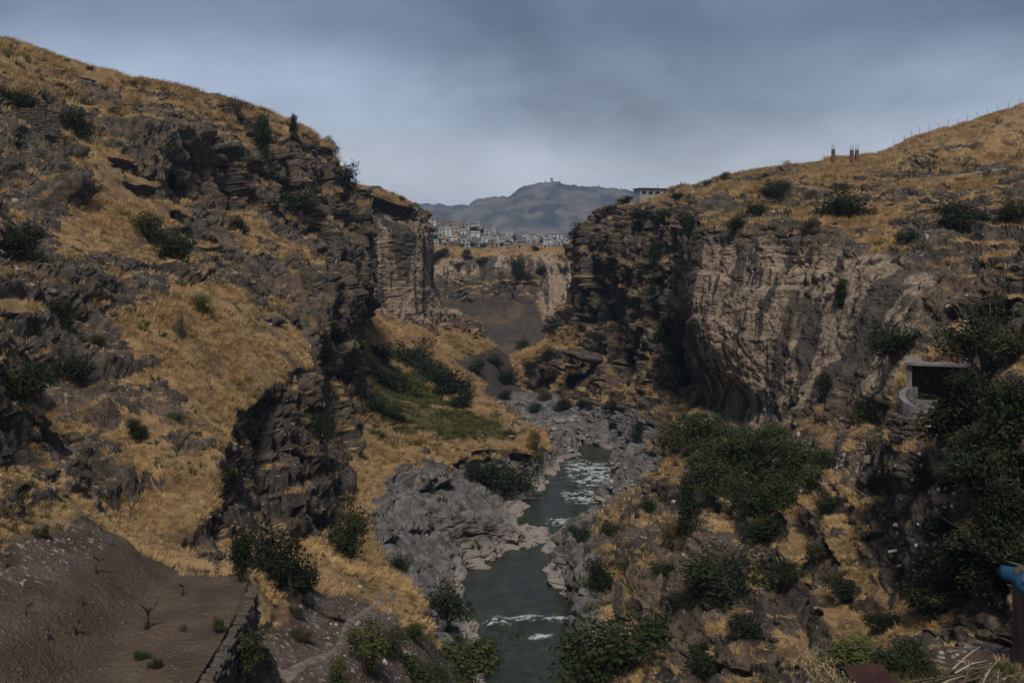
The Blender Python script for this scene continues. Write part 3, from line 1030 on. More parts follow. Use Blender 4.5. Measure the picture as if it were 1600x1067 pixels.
def tube_vf(pts, rad, sides=6):
    pts = [Vector(p) for p in pts]
    v, f = [], []
    for k, p in enumerate(pts):
        t = (pts[min(k + 1, len(pts) - 1)] - pts[max(k - 1, 0)]).normalized()
        a = t.orthogonal().normalized()
        if k and abs(a.dot(pa)) < 0.999:
            a = (pa - t * pa.dot(t)).normalized()
        pa = a
        b = t.cross(a)
        r = rad[k] if hasattr(rad, '__len__') else rad
        for s in range(sides):
            q = 2 * math.pi * s / sides
            v.append(p + (a * math.cos(q) + b * math.sin(q)) * r)
    for k in range(len(pts) - 1):
        for s in range(sides):
            i, j = k * sides + s, k * sides + (s + 1) % sides
            f.append((i, j, j + sides, i + sides))
    f.append(tuple(range(sides))[::-1])
    f.append(tuple(range((len(pts) - 1) * sides, len(pts) * sides)))
    return v, f


def join(parts):
    v, f = [], []
    for a, b in parts:
        n = len(v)
        v += [tuple(p) for p in a]
        f += [tuple(i + n for i in q) for q in b]
    return v, f


BARK = simple('bark', (0.045, 0.034, 0.026), (0.11, 0.085, 0.065), 6, 0.95, 0.6, stretch=(1, 1, 0.3))
DRYTWIG = simple('dry_twig', (0.075, 0.055, 0.045), (0.16, 0.12, 0.09), 3, 0.95)
LEAF = {'dark': leaf_material('dark_leaves', (0.010, 0.016, 0.007), (0.040, 0.056, 0.020)),
        'mid': leaf_material('green_leaves', (0.018, 0.028, 0.009), (0.070, 0.092, 0.026)),
        'light': leaf_material('light_leaves', (0.040, 0.058, 0.014), (0.135, 0.155, 0.040)),
        'olive': leaf_material('olive_leaves', (0.040, 0.040, 0.020), (0.105, 0.095, 0.045)),
        'yellow': leaf_material('yellow_leaves', (0.085, 0.070, 0.016), (0.19, 0.15, 0.035))}


def bush_meshes(seed, tone, form):
    """crown of many small leaf faces over several lobes, and the stems that carry it; unit width and height"""
    r = np.random.default_rng(seed)
    nl = {'round': 15, 'tall': 13, 'creep': 18, 'open': 9}[form]
    lobes = []
    for k in range(nl):
        a = r.uniform(0, 2 * math.pi)
        q = math.sqrt(r.uniform(0.02, 1))
        if form == 'creep':
            c = np.array([math.cos(a) * q * 0.40, math.sin(a) * q * 0.40, r.uniform(0.2, 0.6)])
            s = np.array([r.uniform(.13, .2), r.uniform(.13, .2), r.uniform(.2, .36)])
        elif form == 'tall':
            z = r.uniform(0.10, 0.86)
            c = np.array([math.cos(a) * q * 0.27 * (1.25 - z), math.sin(a) * q * 0.27 * (1.25 - z), z])
            s = np.array([r.uniform(.16, .27), r.uniform(.16, .27), r.uniform(.12, .2)])
        elif form == 'open':
            z = r.uniform(0.3, 0.88)
            c = np.array([math.cos(a) * q * 0.36, math.sin(a) * q * 0.36, z])
            s = np.array([r.uniform(.10, .19)] * 2 + [r.uniform(.08, .15)])
        else:
            z = r.uniform(0.12, 0.78)
            q = q * (1.05 - 0.55 * max(0.0, z - 0.35))
            c = np.array([math.cos(a) * q * 0.36, math.sin(a) * q * 0.36, z])
            s = np.array([r.uniform(.17, .27), r.uniform(.17, .27), r.uniform(.15, .25)])
        lobes.append((c, s))
    n = 3300 if form != 'open' else 1700
    vol = np.array([s.prod() ** (2 / 3) for c, s in lobes])
    pick = r.choice(nl, n, p=vol / vol.sum())
    C = np.array([lobes[k][0] for k in pick])
    S = np.array([lobes[k][1] for k in pick])
    d = r.normal(size=(n, 3))
    d /= np.linalg.norm(d, axis=1, keepdims=True)
    rad = r.uniform(0.5, 1.0, n) ** 0.6 * (1 + 0.30 * r.normal(size=n).clip(-1, 2.0))
    pos = C + d * S * rad[:, None]
    pos[:, 2] = np.clip(pos[:, 2], 0.015, 1.1)
    nrm = d * 0.8 + r.normal(size=(n, 3)) * 0.6 + np.array([0, 0, 0.35])
    nrm /= np.linalg.norm(nrm, axis=1, keepdims=True)
    t = np.cross(nrm, r.normal(size=(n, 3)))
    t /= np.linalg.norm(t, axis=1, keepdims=True)
    b = np.cross(nrm, t)
    L = (0.014 + 0.030 * r.random(n) ** 1.6)[:, None]
    Wd = L * r.uniform(0.4, 0.62, n)[:, None]
    V = np.stack([pos - t * L, pos + b * Wd, pos + t * L, pos - b * Wd], 1).reshape(-1, 3)
    me = bpy.data.meshes.new('crown')
    me.from_pydata(V.tolist(), [], np.arange(4 * n).reshape(n, 4).tolist())
    me.materials.append(LEAF[tone])
    parts = []
    for c, s in lobes:
        bx, by = c[0] * 0.15, c[1] * 0.15
        mid = (c[0] * 0.55 + r.uniform(-.03, .03), c[1] * 0.55 + r.uniform(-.03, .03), c[2] * 0.5)
        parts.append(tube_vf([(bx, by, -0.10), mid, tuple(c)], [0.020, 0.013, 0.005], 5))
    for k in range(16):
        c = lobes[r.integers(nl)][0]
        e = c + r.normal(size=3) * np.array([.16, .16, .14]) + np.array([0, 0, .12])
        parts.append(tube_vf([tuple(c * .6), tuple(e * .9), tuple(e * 1.08)], [0.008, 0.005, 0.002], 4))
    v, f = join(parts)
    mt = bpy.data.meshes.new('stem')
    mt.from_pydata(v, [], f)
    mt.materials.append(BARK)
    return me, mt


def twig_meshes(seed):
    """a leafless dry shrub: many thin forking twigs"""
    r = np.random.default_rng(seed)
    parts = []
    for k in range(46):
        a = r.uniform(0, 2 * math.pi)
        o = r.uniform(0.15, 0.95)
        h = r.uniform(0.55, 1.0) * (1.1 - 0.45 * o)
        p0 = (math.cos(a) * 0.05, math.sin(a) * 0.05, -0.05)
        p1 = (math.cos(a) * o * 0.25, math.sin(a) * o * 0.25, h * 0.5)
        p2 = (math.cos(a) * o * 0.5 + r.uniform(-.06, .06), math.sin(a) * o * 0.5 + r.uniform(-.06, .06), h)
        parts.append(tube_vf([p0, p1, p2], [0.014, 0.010, 0.004], 4))
        for m in range(3):
            q = Vector(p1).lerp(Vector(p2), r.uniform(0.1, 0.8))
            parts.append(tube_vf([q, q + Vector((r.uniform(-.14, .14), r.uniform(-.14, .14), r.uniform(0.02, .16)))], [0.007, 0.003], 3))
    v, f = join(parts)
    me = bpy.data.meshes.new('twigs')
    me.from_pydata(v, [], f)
    me.materials.append(DRYTWIG)
    return me


PROTO = {}


def bush_proto(tone, form, var):
    k = (tone, form, var)
    if k not in PROTO:
        PROTO[k] = bush_meshes(sum(map(ord, tone + form)) * 7 + var, tone, form)
    return PROTO[k]


TWIG = [twig_meshes(5), twig_meshes(6)]
_bk = [0]


def bush(px, py, wpx, hpx, label, tone='dark', form='round', group=None, name='bush', cat='bush', sink=0.06, Y=None):
    """a bush whose foot stands at a photograph point; width and height given in photograph pixels"""
    hit = ground_at(px, py)
    if Y is not None:
        x = (px - 800) / F * Y
        g = drop(x, Y, CZ + 60)
        p = g if g is not None else Vector(W(px, py, Y))
    elif hit is None:
        return None
    else:
        p = hit[0]
    _bk[0] += 1
    k = _bk[0]
    w, h = 1.12 * wpx * p.y / F, 1.05 * hpx * p.y / F
    root = empty(name, (p.x, p.y + w * 0.18, p.z - h * sink), (k * 2.399) % 6.283)
    tag(root, label, cat, group)
    if form == 'twig':
        link('twigs', TWIG[k % 2], root, scale=(w, w, h))
    else:
        c, t = bush_proto(tone, form, k % 2)
        link('crown', c, root, scale=(w, w, h))
        link('stem', t, root, scale=(w, w, h))
    return root


# ------------------------------------------------------------------ boulders and stones
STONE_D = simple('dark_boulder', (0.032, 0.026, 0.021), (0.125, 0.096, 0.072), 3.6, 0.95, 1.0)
STONE_P = simple('pale_boulder', (0.14, 0.125, 0.118), (0.34, 0.305, 0.285), 1.2, 0.9, 0.6)


def rock_mesh(name, seed, mat, flat=0.8, sub=3):
    bm = bmesh.new()
    bmesh.ops.create_icosphere(bm, subdivisions=sub, radius=1.0)
    co = np.array([v.co[:] for v in bm.verts], np.float32)
    r = np.random.default_rng(seed)
    for k in range(14):
        n = r.normal(size=3)
        n /= np.linalg.norm(n)
        d = co @ n
        lim = r.uniform(0.45, 0.8)
        co = co - np.outer(np.maximum(d - lim, 0) * 0.9, n)
    co = co * (1 + 0.20 * fbm(co + seed * 3.1, 0.8, 4, 0.0, 0.6)[:, None])
    co[:, 2] *= flat
    for v, c in zip(bm.verts, co):
        v.co = c
    me = bpy.data.meshes.new(name)
    bm.to_mesh(me)
    bm.free()
    me.materials.append(mat)
    me.polygons.foreach_set('use_smooth', np.ones(len(me.polygons), dtype=bool))
    return me


ROCKP = [rock_mesh('boulder', 10 + k, STONE_P, 0.72, 2) for k in range(6)]
ROCKD = [rock_mesh('boulder', 30 + k, STONE_D, 0.8, 4) for k in range(3)]


def big_boulder(px, py, wpx, hpx, label, me, sink=0.3):
    h = ground_at(px, py)
    if h is None:
        return
    p = h[0]
    w, hh = wpx * p.y / F / 2, hpx * p.y / F / 2
    o = link('boulder', me, None, (p.x, p.y + w * 0.3, p.z + hh * (1 - sink)), (0.1, 0.15, px * 0.7), (w, w, hh / 0.8))
    tag(o, label, 'boulder')


big_boulder(105, 318, 96, 84, 'huge rounded dark boulder jutting from the upper left slope', ROCKD[0], 0.45)
big_boulder(545, 215 + 380, 40, 30, 'dark block under the overhang at the foot of the left cliff', ROCKD[1])
big_boulder(935, 575, 95, 34, 'long dark slab of rock on the slope left of the tan cliff', ROCKD[2], 0.2)
big_boulder(480, 945, 28, 20, 'small dark boulder beside the stony footpath', ROCKD[1])
big_boulder(522, 968, 34, 22, 'dark boulder on the inner side of the footpath bend', ROCKD[2])

rb = random.Random(4)
BOULD = []
for px, py, n, sx, sy, s0, s1 in ((850, 668, 34, 46, 22, 7, 17), (800, 640, 22, 36, 14, 5, 11), (905, 690, 22, 26, 16, 7, 18), (955, 735, 16, 20, 26, 6, 14),
                                  (985, 775, 9, 14, 16, 6, 13), (868, 800, 12, 14, 14, 6, 16), (760, 628, 12, 22, 9, 4, 8), (875, 835, 7, 9, 7, 4, 10), (905, 640, 12, 24, 16, 6, 13)):
    for k in range(n):
        BOULD.append((px + rb.gauss(0, sx * 0.55), py + rb.gauss(0, sy * 0.55), rb.uniform(s0, s1)))
for k, (px, py, s) in enumerate(BOULD):
    h = ground_at(px, py)
    if h is None:
        continue
    p = h[0]
    side = OB['left_gorge_side'] if px < 850 else OB['right_gorge_side']
    w = s * p.y / F / 2
    link('boulder', ROCKP[k % 6], side, (p.x, p.y, p.z + w * 0.2), (rb.uniform(-.3, .3), rb.uniform(-.3, .3), rb.uniform(0, 6)), (w * rb.uniform(.9, 1.3), w, w * rb.uniform(.7, 1.05)))


def loose_stones():
    r = np.random.default_rng(77)
    M = MB('loose_stone', 0.95)
    info = M.n('ShaderNodeObjectInfo')
    M.color(M.mix(M.math('POWER', info.outputs['Random'], 1.6), (0.10, 0.082, 0.070), (0.44, 0.40, 0.37)))
    coll = proto_collection('loose_stone', [rock_mesh('loose_stone', 80 + k, M.m, 0.65, 1) for k in range(5)])
    P, SC = [], []
    for S, total in ((SL, 15000), (SR, 9000), (SN, 2500), (SF, 500)):
        Y = S.P[..., 1]
        wt = (S.w['s'] * 3.2 + S.w['d'] * 0.25 + S.w['p'] * 0.35 + 0.22 * S.w['m'] * (1 - S.grass) + 0.07 * S.w['g'] + S.w['k'] * 0.1) * np.clip(60 / Y, 0.1, 1.3) * np.clip(0.4 + 1.3 * fbm(S.P, 3.0, 2, 4.0), 0, 2)
        p, n, ii, jj = sample_sheet(S, wt, total, r)
        P.append(p)
        sz = np.where(S.w['d'][ii, jj] > 0.4, 0.045, 0.11)
        SC.append(sz * r.lognormal(0, 0.5, len(p)) * np.clip(p[:, 1] / 60, 0.8, 2))
    P, SC = np.concatenate(P), np.concatenate(SC)
    k = len(P)
    scatter('loose_stones', coll, P, r.uniform(-3, 3, (k, 3)), np.repeat(SC[:, None], 3, 1) * r.uniform(.7, 1.3, (k, 3)), r.integers(0, 5, k))


loose_stones()


# ------------------------------------------------------------------ bushes and trees, each at its place
B = bush
# upper left hill and cliff
B(363, 176, 44, 30, 'dry twiggy bush on the left skyline above the dark cliff', form='twig')
B(408, 262, 40, 92, 'tall dark ivy-covered bush filling the crevice near the left cliff top', 'dark', 'tall')
B(458, 212, 20, 36, 'slim green tree on the left skyline right of the crevice', 'dark', 'tall', name='tree', cat='tree')
B(513, 238, 28, 32, 'round bush on the left skyline where the grass slope steepens', 'dark', 'round')
B(540, 305, 44, 56, 'dense dark tree hanging over the right edge of the left cliff', 'dark', 'round', name='tree', cat='tree')
B(455, 328, 68, 46, 'broad dark bush in the shaded recess of the left cliff', 'dark', 'round')
B(115, 214, 52, 50, 'dark green bush right of the dry stone wall', 'dark', 'round')
B(268, 300, 52, 42, 'dark bush in the middle of the upper left rock band', 'dark', 'round')
B(228, 372, 52, 46, 'olive bush at the upper end of the pair on the grass ramp', 'mid', 'round')
B(275, 406, 62, 58, 'dark bush at the lower end of the pair on the grass ramp', 'dark', 'round')
B(24, 398, 74, 58, 'dark bush at the left edge below the huge boulder', 'dark', 'round')
B(370, 364, 32, 34, 'small round bush on the grass rib beside the left cliff', 'dark', 'round')
B(310, 488, 40, 32, 'bright green bush at the top of the big golden shelf', 'light', 'round')
B(280, 530, 34, 50, 'dry purple-brown shrub standing on the golden shelf', form='twig')
B(92, 508, 42, 48, 'dark bush against the rock left of the golden shelf', 'dark', 'round')
B(30, 618, 96, 66, 'big dark bush at the left edge level with the golden shelf', 'dark', 'round')
B(105, 590, 70, 44, 'dark bush spreading toward the lower left rim of the golden shelf', 'dark', 'creep')
B(140, 110, 12, 10, 'tiny dark bush breaking the left skyline', 'dark', 'round')
B(92, 140, 26, 14, 'low olive bush on the upper left grass hill', 'olive', 'creep')
B(55, 128, 22, 12, 'low dark bush high on the left grass hill near the edge', 'olive', 'creep')
B(200, 135, 24, 12, 'low bush near the right end of the left grass hill', 'olive', 'creep')
B(15, 165, 60, 40, 'shaded bush at the left edge above the dry stone wall', 'dark', 'round')
B(150, 540, 30, 22, 'small olive shrub at the upper rim of the golden shelf', 'olive', 'creep')
B(275, 655, 26, 14, 'small green tuft bush low on the golden shelf', 'light', 'creep')
B(210, 690, 40, 40, 'dark bush in the rocks under the golden shelf', 'dark', 'round')
B(60, 840, 26, 20, 'small green bush at the top of the stony slope', 'mid', 'creep')
# lower left and the path
B(425, 918, 96, 96, 'large dark bush right of the dirt terrace', 'dark', 'round')
B(474, 926, 58, 62, 'smaller dark bush joined to the large one by the terrace', 'dark', 'round')
B(541, 876, 74, 90, 'tall dark bush beside the golden slope above the river rocks', 'dark', 'round')
B(692, 972, 80, 66, 'dark bush overhanging the left river bank', 'dark', 'round')
B(626, 890, 36, 24, 'little dark bush at the foot of the grey slabs', 'dark', 'creep')
B(374, 912, 50, 84, 'dark bush tucked behind the far corner of the dirt terrace', 'dark', 'tall')
B(340, 990, 26, 30, 'small conical bush on the edge of the dirt terrace', 'mid', 'tall')
B(285, 988, 22, 16, 'low twiggy weed near the middle of the dirt terrace', form='twig')
B(220, 1030, 26, 18, 'left of two low green weeds on the near dirt terrace', 'mid', 'creep')
B(240, 1044, 24, 16, 'right of two low green weeds on the near dirt terrace', 'mid', 'creep')
B(575, 1062, 84, 96, 'leafy bright green tree at the bottom beside the path', 'light', 'open', name='tree', cat='tree')
B(610, 1030, 50, 48, 'round green bush right of the leafy tree by the path', 'mid', 'round')
B(525, 1072, 36, 46, 'small bright bush at the bottom edge left of the leafy tree', 'light', 'round')
B(646, 1002, 36, 30, 'small green bush above the bottom weeds', 'mid', 'round')
B(362, 1064, 90, 80, 'weedy bush under the terrace wall at the bottom', 'mid', 'open')
B(460, 962, 34, 16, 'low shrub on the stony slope above the path', 'olive', 'creep')
B(465, 1000, 40, 14, 'low shrub in the stones left of the path', 'olive', 'creep')
B(720, 1075, 120, 76, 'broad green weeds at the bottom centre', 'light', 'creep')
B(660, 1080, 90, 60, 'weed patch at the bottom left of centre', 'mid', 'creep')
B(800, 1062, 84, 66, 'green bush at the bottom just left of the river', 'mid', 'round')
B(755, 1030, 50, 34, 'small bush over the water at the bottom bend', 'mid', 'round')
# grove on the valley bench
B(642, 578, 66, 58, 'tallest dark tree of the grove on the valley bench', 'dark', 'round', name='tree', cat='tree')
B(594, 566, 50, 32, 'dark bush at the upper left of the grove', 'dark', 'round')
B(645, 622, 46, 46, 'yellow-green tree in the middle of the grove', 'light', 'round', name='tree', cat='tree')
B(700, 622, 84, 50, 'wide dark tree at the right side of the grove', 'dark', 'round', name='tree', cat='tree')
B(605, 610, 62, 46, 'dark tree at the left side of the grove', 'dark', 'round', name='tree', cat='tree')
B(672, 600, 56, 42, 'dark tree in the back of the grove', 'dark', 'round', name='tree', cat='tree')
B(585, 650, 44, 40, 'dark bush below the left end of the grove', 'dark', 'round')
B(722, 640, 44, 34, 'dark bush at the lower right end of the grove', 'dark', 'round')
B(612, 660, 40, 30, 'dark bush on the green grass below the grove', 'mid', 'round')
B(785, 772, 104, 62, 'dark creeping thicket on the rocks above the river', 'dark', 'creep')
B(738, 748, 40, 36, 'dark bush at the left end of the creeping thicket', 'dark', 'round')
B(835, 718, 34, 46, 'bush with yellowing leaves at the rock edge over the river', 'yellow', 'tall')
B(500, 690, 44, 52, 'dark bush in the cleft right of the golden shelf', 'dark', 'round')
B(555, 620, 30, 50, 'dark bush at the foot of the left cliff', 'dark', 'tall')
B(350, 760, 46, 46, 'dark bush in the gully under the golden shelf', 'dark', 'round')
# slope below the hut, left of the tan cliff
for px, py, w, h in ((745, 585, 30, 26), (772, 572, 26, 22), (795, 602, 40, 28), (828, 584, 34, 32), (815, 548, 26, 22), (858, 566, 32, 30), (848, 626, 28, 22),
                     (898, 606, 34, 40), (940, 534, 38, 28), (870, 522, 34, 28), (890, 500, 26, 24), (845, 605, 26, 24), (930, 560, 30, 24), (880, 640, 30, 24),
                     (965, 560, 28, 26), (915, 640, 26, 24), (835, 645, 24, 18), (965, 640, 30, 30), (790, 625, 26, 18), (860, 590, 28, 24)):
    B(px, py, w, h, '%s shrub among grass and rocks on the %s slope left of the tan cliff' % (('small dark', 'small dark', 'small olive')[px % 3], 'upper' if py < 560 else 'middle' if py < 600 else 'lower'), ('dark', 'dark', 'olive')[px % 3], 'round', 'dark shrubs on the slope left of the tan cliff')
B(925, 486, 44, 30, 'dark bush under the rock step below the hut cliff', 'dark', 'round')
B(958, 502, 46, 32, 'dark bush on the grass ledge below the hut cliff', 'dark', 'round')
B(988, 590, 40, 66, 'tall dark bush in the gully left of the tan cliff', 'dark', 'tall')
B(1046, 536, 44, 44, 'round dark bush against the left edge of the tan cliff', 'dark', 'round')
B(1070, 606, 70, 70, 'large dark bush at the lower left corner of the tan cliff', 'dark', 'round')
B(1028, 480, 34, 44, 'dark bush in the cleft left of the tan cliff', 'dark', 'tall')
B(1025, 412, 30, 40, 'dark bush halfway up the cleft below the hut', 'dark', 'tall')
B(1078, 376, 28, 44, 'dark bush in the crack at the top of the tan cliff', 'dark', 'tall')
B(1045, 350, 40, 28, 'dark bush on the rim right below the hut', 'dark', 'round')
B(1008, 340, 40, 20, 'low dark bush on the rim under the hut', 'dark', 'creep')
B(958, 332, 46, 16, 'low dark shrubs along the rim left of the hut', 'dark', 'creep')
B(908, 372, 34, 30, 'dark bush on the outermost corner of the hut cliff', 'dark', 'round')
B(1000, 690, 34, 36, 'dark bush on the right bank above the pale boulders', 'dark', 'round')
B(1060, 312, 26, 18, 'round bush right of the hut', 'dark', 'round')
B(978, 318, 30, 14, 'bush at the left wall of the hut', 'dark', 'round')
B(1106, 292, 13, 16, 'lone little tree on the rocks right of the hut', 'olive', 'round', name='tree', cat='tree')
B(1135, 282, 20, 16, 'grey bush on the skyline rocks between hut and brick columns', 'olive', 'round')
for px, py, w, h in ((612, 303, 9, 8), (628, 312, 12, 10), (642, 322, 10, 9), (655, 327, 8, 8), (600, 298, 9, 6)):
    B(px, py + 3, w, h, 'tiny bush on the rim of the distant left cliff', 'dark', 'round', 'tiny bushes on the far left rim')
# right plateau and cliff
B(1212, 308, 50, 32, 'dark bush on the plateau nearest the hut rocks', 'dark', 'round')
B(1325, 345, 86, 60, 'large dark bush in the rock step of the right plateau', 'dark', 'round')
B(1318, 302, 30, 20, 'bush on the grass just above the large plateau bush', 'mid', 'round')
B(1182, 334, 34, 26, 'small bush near the rim of the tan cliff', 'dark', 'round')
B(1268, 364, 36, 28, 'olive bush on the ledge above the tan cliff', 'olive', 'round')
B(1152, 358, 36, 26, 'dark bush at the top left of the tan cliff', 'dark', 'round')
B(1510, 362, 104, 56, 'wide dark bush on the right part of the plateau', 'dark', 'round')
B(1594, 345, 50, 46, 'dark bush at the right edge on the plateau', 'dark', 'round')
B(1425, 376, 34, 22, 'low bush between the two big plateau bushes', 'dark', 'creep')
B(1410, 560, 100, 66, 'spreading bush on the cliff foot above the concrete porch', 'dark', 'round')
B(1318, 478, 34, 46, 'ivy bush clinging to the cracked middle of the right cliff', 'dark', 'tall')
B(1290, 625, 34, 44, 'dark bush at the right end of the ledge under the tan cliff', 'dark', 'tall')
B(1360, 662, 50, 46, 'bush between the tan cliff and the porch wall', 'mid', 'round')
# thicket under the tan cliff
B(1100, 700, 100, 58, 'bush at the upper left of the thicket under the tan cliff', 'mid', 'round')
B(1175, 722, 96, 54, 'bush at the upper middle of the thicket under the tan cliff', 'mid', 'round')
B(1245, 752, 100, 74, 'dense bush at the right end of the thicket under the tan cliff', 'mid', 'round')
B(1130, 775, 84, 62, 'bush at the lower left of the thicket under the tan cliff', 'mid', 'round')
B(1190, 812, 90, 74, 'dark bush at the lower middle of the thicket under the tan cliff', 'dark', 'round')
for px, py, w, h in ((1062, 705, 70, 46), (1140, 745, 80, 56), (1205, 760, 84, 60), (1275, 775, 60, 50), (1215, 700, 70, 40), (1165, 790, 76, 60), (1230, 800, 80, 56), (1110, 735, 66, 50), (1290, 735, 44, 36), (1150, 690, 60, 40)):
    B(px, py, w, h, '%s bush inside the dense thicket under the tan cliff' % ('green', 'dark', 'olive')[(px // 5) % 3], ('mid', 'dark', 'olive')[(px // 5) % 3], 'round', 'bushes of the thicket under the tan cliff')
for px, py, w, h in ((1500, 600, 80, 60), (1590, 560, 90, 70), (1535, 640, 90, 70), (1590, 760, 90, 80), (1510, 760, 70, 60), (1545, 860, 90, 70), (1490, 840, 60, 44), (1570, 500, 90, 50), (1460, 900, 60, 44), (1530, 720, 90, 70), (1600, 660, 90, 80), (1575, 940, 100, 80), (1500, 940, 90, 60), (1600, 820, 90, 90)):
    B(px, py, w * 1.05, h * 0.95, 'dark bush in the overgrown corner along the right edge', 'dark' if (px // 5) % 3 else 'olive', 'round', 'bushes of the overgrown right edge')
B(1078, 832, 52, 92, 'tall dark bush standing left of the grass rib on the right bank', 'dark', 'tall')
B(1052, 850, 38, 42, 'yellowish bush on the right bank grass', 'yellow', 'round')
B(1200, 850, 80, 50, 'dark bush above the wooden stakes', 'dark', 'round')
B(905, 846, 40, 34, 'dark bush on the right bank at the river narrows', 'dark', 'round')
B(952, 836, 34, 22, 'low dark bush on the right bank grass near the river', 'dark', 'creep')
B(1010, 800, 34, 26, 'small bush among the rocks of the right bank', 'dark', 'round')
B(935, 925, 54, 54, 'dark bush on top of the grey river cliff', 'dark', 'round')
B(1150, 935, 140, 78, 'wide dark bush on the shadowed right slope', 'dark', 'creep')
B(1040, 900, 40, 26, 'dark low bush in the right bank grass', 'dark', 'creep')
B(1300, 800, 46, 34, 'dark bush below the litter path', 'dark', 'round')
for px, py, w, h in ((975, 900, 44, 28), (1075, 948, 40, 22), (1240, 905, 54, 30), (1290, 872, 44, 28), (1030, 1000, 60, 34), (1180, 990, 60, 30), (1330, 930, 60, 36), (1120, 1050, 80, 44), (1390, 985, 60, 34)):
    B(px, py, w * 1.2, h, 'low dark undergrowth on the shaded lower right slope', 'dark' if (px // 5) % 3 else 'olive', 'creep', 'undergrowth of the lower right slope')
# right edge trees around the porch
B(1555, 575, 130, 110, 'dark tree right of and above the porch', 'dark', 'round', name='tree', cat='tree')
B(1505, 690, 110, 76, 'bush swallowing the right side of the porch', 'dark', 'round')
B(1575, 690, 120, 110, 'dark tree at the right edge level with the porch', 'dark', 'round', name='tree', cat='tree')
B(1560, 800, 130, 110, 'dark bush at the right edge below the porch', 'dark', 'round')
B(1530, 900, 110, 90, 'shadowed bush under the cable near the right edge', 'dark', 'round')
B(1595, 890, 110, 90, 'shadowed bush behind the blue-roofed shed', 'dark', 'round')
B(1452, 632, 64, 40, 'green vine bush growing in the porch opening', 'mid', 'round', Y=60.5)
B(1460, 960, 90, 60, 'dark bush in the hollow at lower right', 'dark', 'round')
B(955, 1080, 165, 112, 'big feathery green bush at the bottom right of the river', 'mid', 'round')
B(870, 1085, 90, 60, 'green bush closing off the river at the bottom edge', 'mid', 'round')
# the near bank
B(1200, 1050, 84, 64, 'grey-green bush at the left end of the near bank', 'olive', 'round', Y=20)
B(1360, 1040, 110, 46, 'low yellow-green weeds on top of the near bank', 'light', 'creep', Y=20.5)
B(1425, 1040, 100, 44, 'low green weeds right of the yellow ones on the near bank', 'mid', 'creep', Y=20)
B(1300, 1085, 90, 60, 'low weeds at the bottom edge of the near bank', 'mid', 'creep', Y=17)


B(1480, 1055, 110, 60, 'dark weeds in front of the brush pile', 'dark', 'creep', Y=17.5)
B(1560, 1075, 120, 60, 'dark weeds at the bottom right corner', 'dark', 'creep', Y=15.5)
B(1240, 1085, 120, 70, 'grey-green weeds at the bottom edge left of the maroon sheet', 'olive', 'creep', Y=17)
B(1430, 1085, 110, 50, 'low weeds at the bottom right of the maroon sheet', 'mid', 'creep', Y=16)
B(1150, 1080, 100, 60, 'dark bush at the foot of the near bank', 'dark', 'round', Y=21)


def footpath(name, pts, width, seed):
    r = random.Random(seed)
    hits = [ground_at(*q) for q in pts]
    P = [h[0] for h in hits if h]
    line = []
    for a, b in zip(P[:-1], P[1:]):
        n = max(2, int((b - a).length / 0.4))
        line += [a.lerp(b, i / n) for i in range(n)]
    v, f = [], []
    for i, c in enumerate(line):
        t = (line[min(i + 3, len(line) - 1)] - line[max(i - 3, 0)]).normalized()
        s = Vector((t.y, -t.x, 0)).normalized()
        w = width * (1 + 0.35 * math.sin(i * 0.9) * r.random() + 0.25 * math.sin(i * 0.23 + seed))
        for k in range(5):
            o = (k - 2) / 2 * w / 2
            g = drop(c.x + s.x * o, c.y + s.y * o)
            z = g.z if g is not None and abs(g.z - c.z) < 1.2 else c.z
            v.append((c.x + s.x * o, c.y + s.y * o, z + (0.09 if abs(k - 2) < 2 else -0.03)))
    for i in range(len(line) - 1):
        for k in range(4):
            f.append((i * 5 + k, i * 5 + k + 1, i * 5 + k + 6, i * 5 + k + 5))
    M = MB('path_dust', 0.97)
    n = M.noise(M.pos(), 1.6, 5, 0.65)
    M.color(M.mix(M.ramp(n, 0.35, 0.65), (0.13, 0.10, 0.08), (0.25, 0.205, 0.17)))
    o = mesh_obj(name, v, f, M.m, None, True)
    o['kind'] = 'structure'


footpath('footpath', [(440, 1062), (470, 1040), (505, 1026), (530, 1012), (540, 990), (548, 972), (570, 955), (592, 945), (612, 932), (622, 920)], 0.55, 1)
footpath('footpath', [(568, 797), (600, 786), (628, 773), (650, 760), (672, 748), (695, 738)], 0.5, 2)


# ------------------------------------------------------------------ vine stumps on the terrace
def vine(px, py, hpx, seed, label):
    h = ground_at(px, py)
    p = h[0]
    H = hpx * p.y / F
    r = random.Random(seed)
    root = empty('vine_stump', p, r.uniform(0, 6))
    tag(root, label, 'vine stump', 'old vines on the dirt terrace')
    lean = r.uniform(-.25, .25)
    tr = [(0, 0, -0.1), (lean * H * .5, r.uniform(-.05, .05), H * .28), (lean * H * .1, r.uniform(-.08, .08), H * .55)]
    v, f = tube_vf(tr, [H * .09, H * .065, H * .075], 7)
    mesh_obj('trunk', v, f, BARK, root, True)
    for k in range(r.choice((3, 4, 5))):
        a = r.uniform(0, 6.28)
        q = Vector(tr[2])
        m = q + Vector((math.cos(a) * H * .18, math.sin(a) * H * .18, H * r.uniform(.05, .2)))
        e = m + Vector((math.cos(a + r.uniform(-.8, .8)) * H * .2, math.sin(a) * H * .15, H * r.uniform(.08, .3)))
        v, f = tube_vf([q, m, e], [H * .05, H * .035, H * .012], 5)
        mesh_obj('arm', v, f, BARK, root, True)


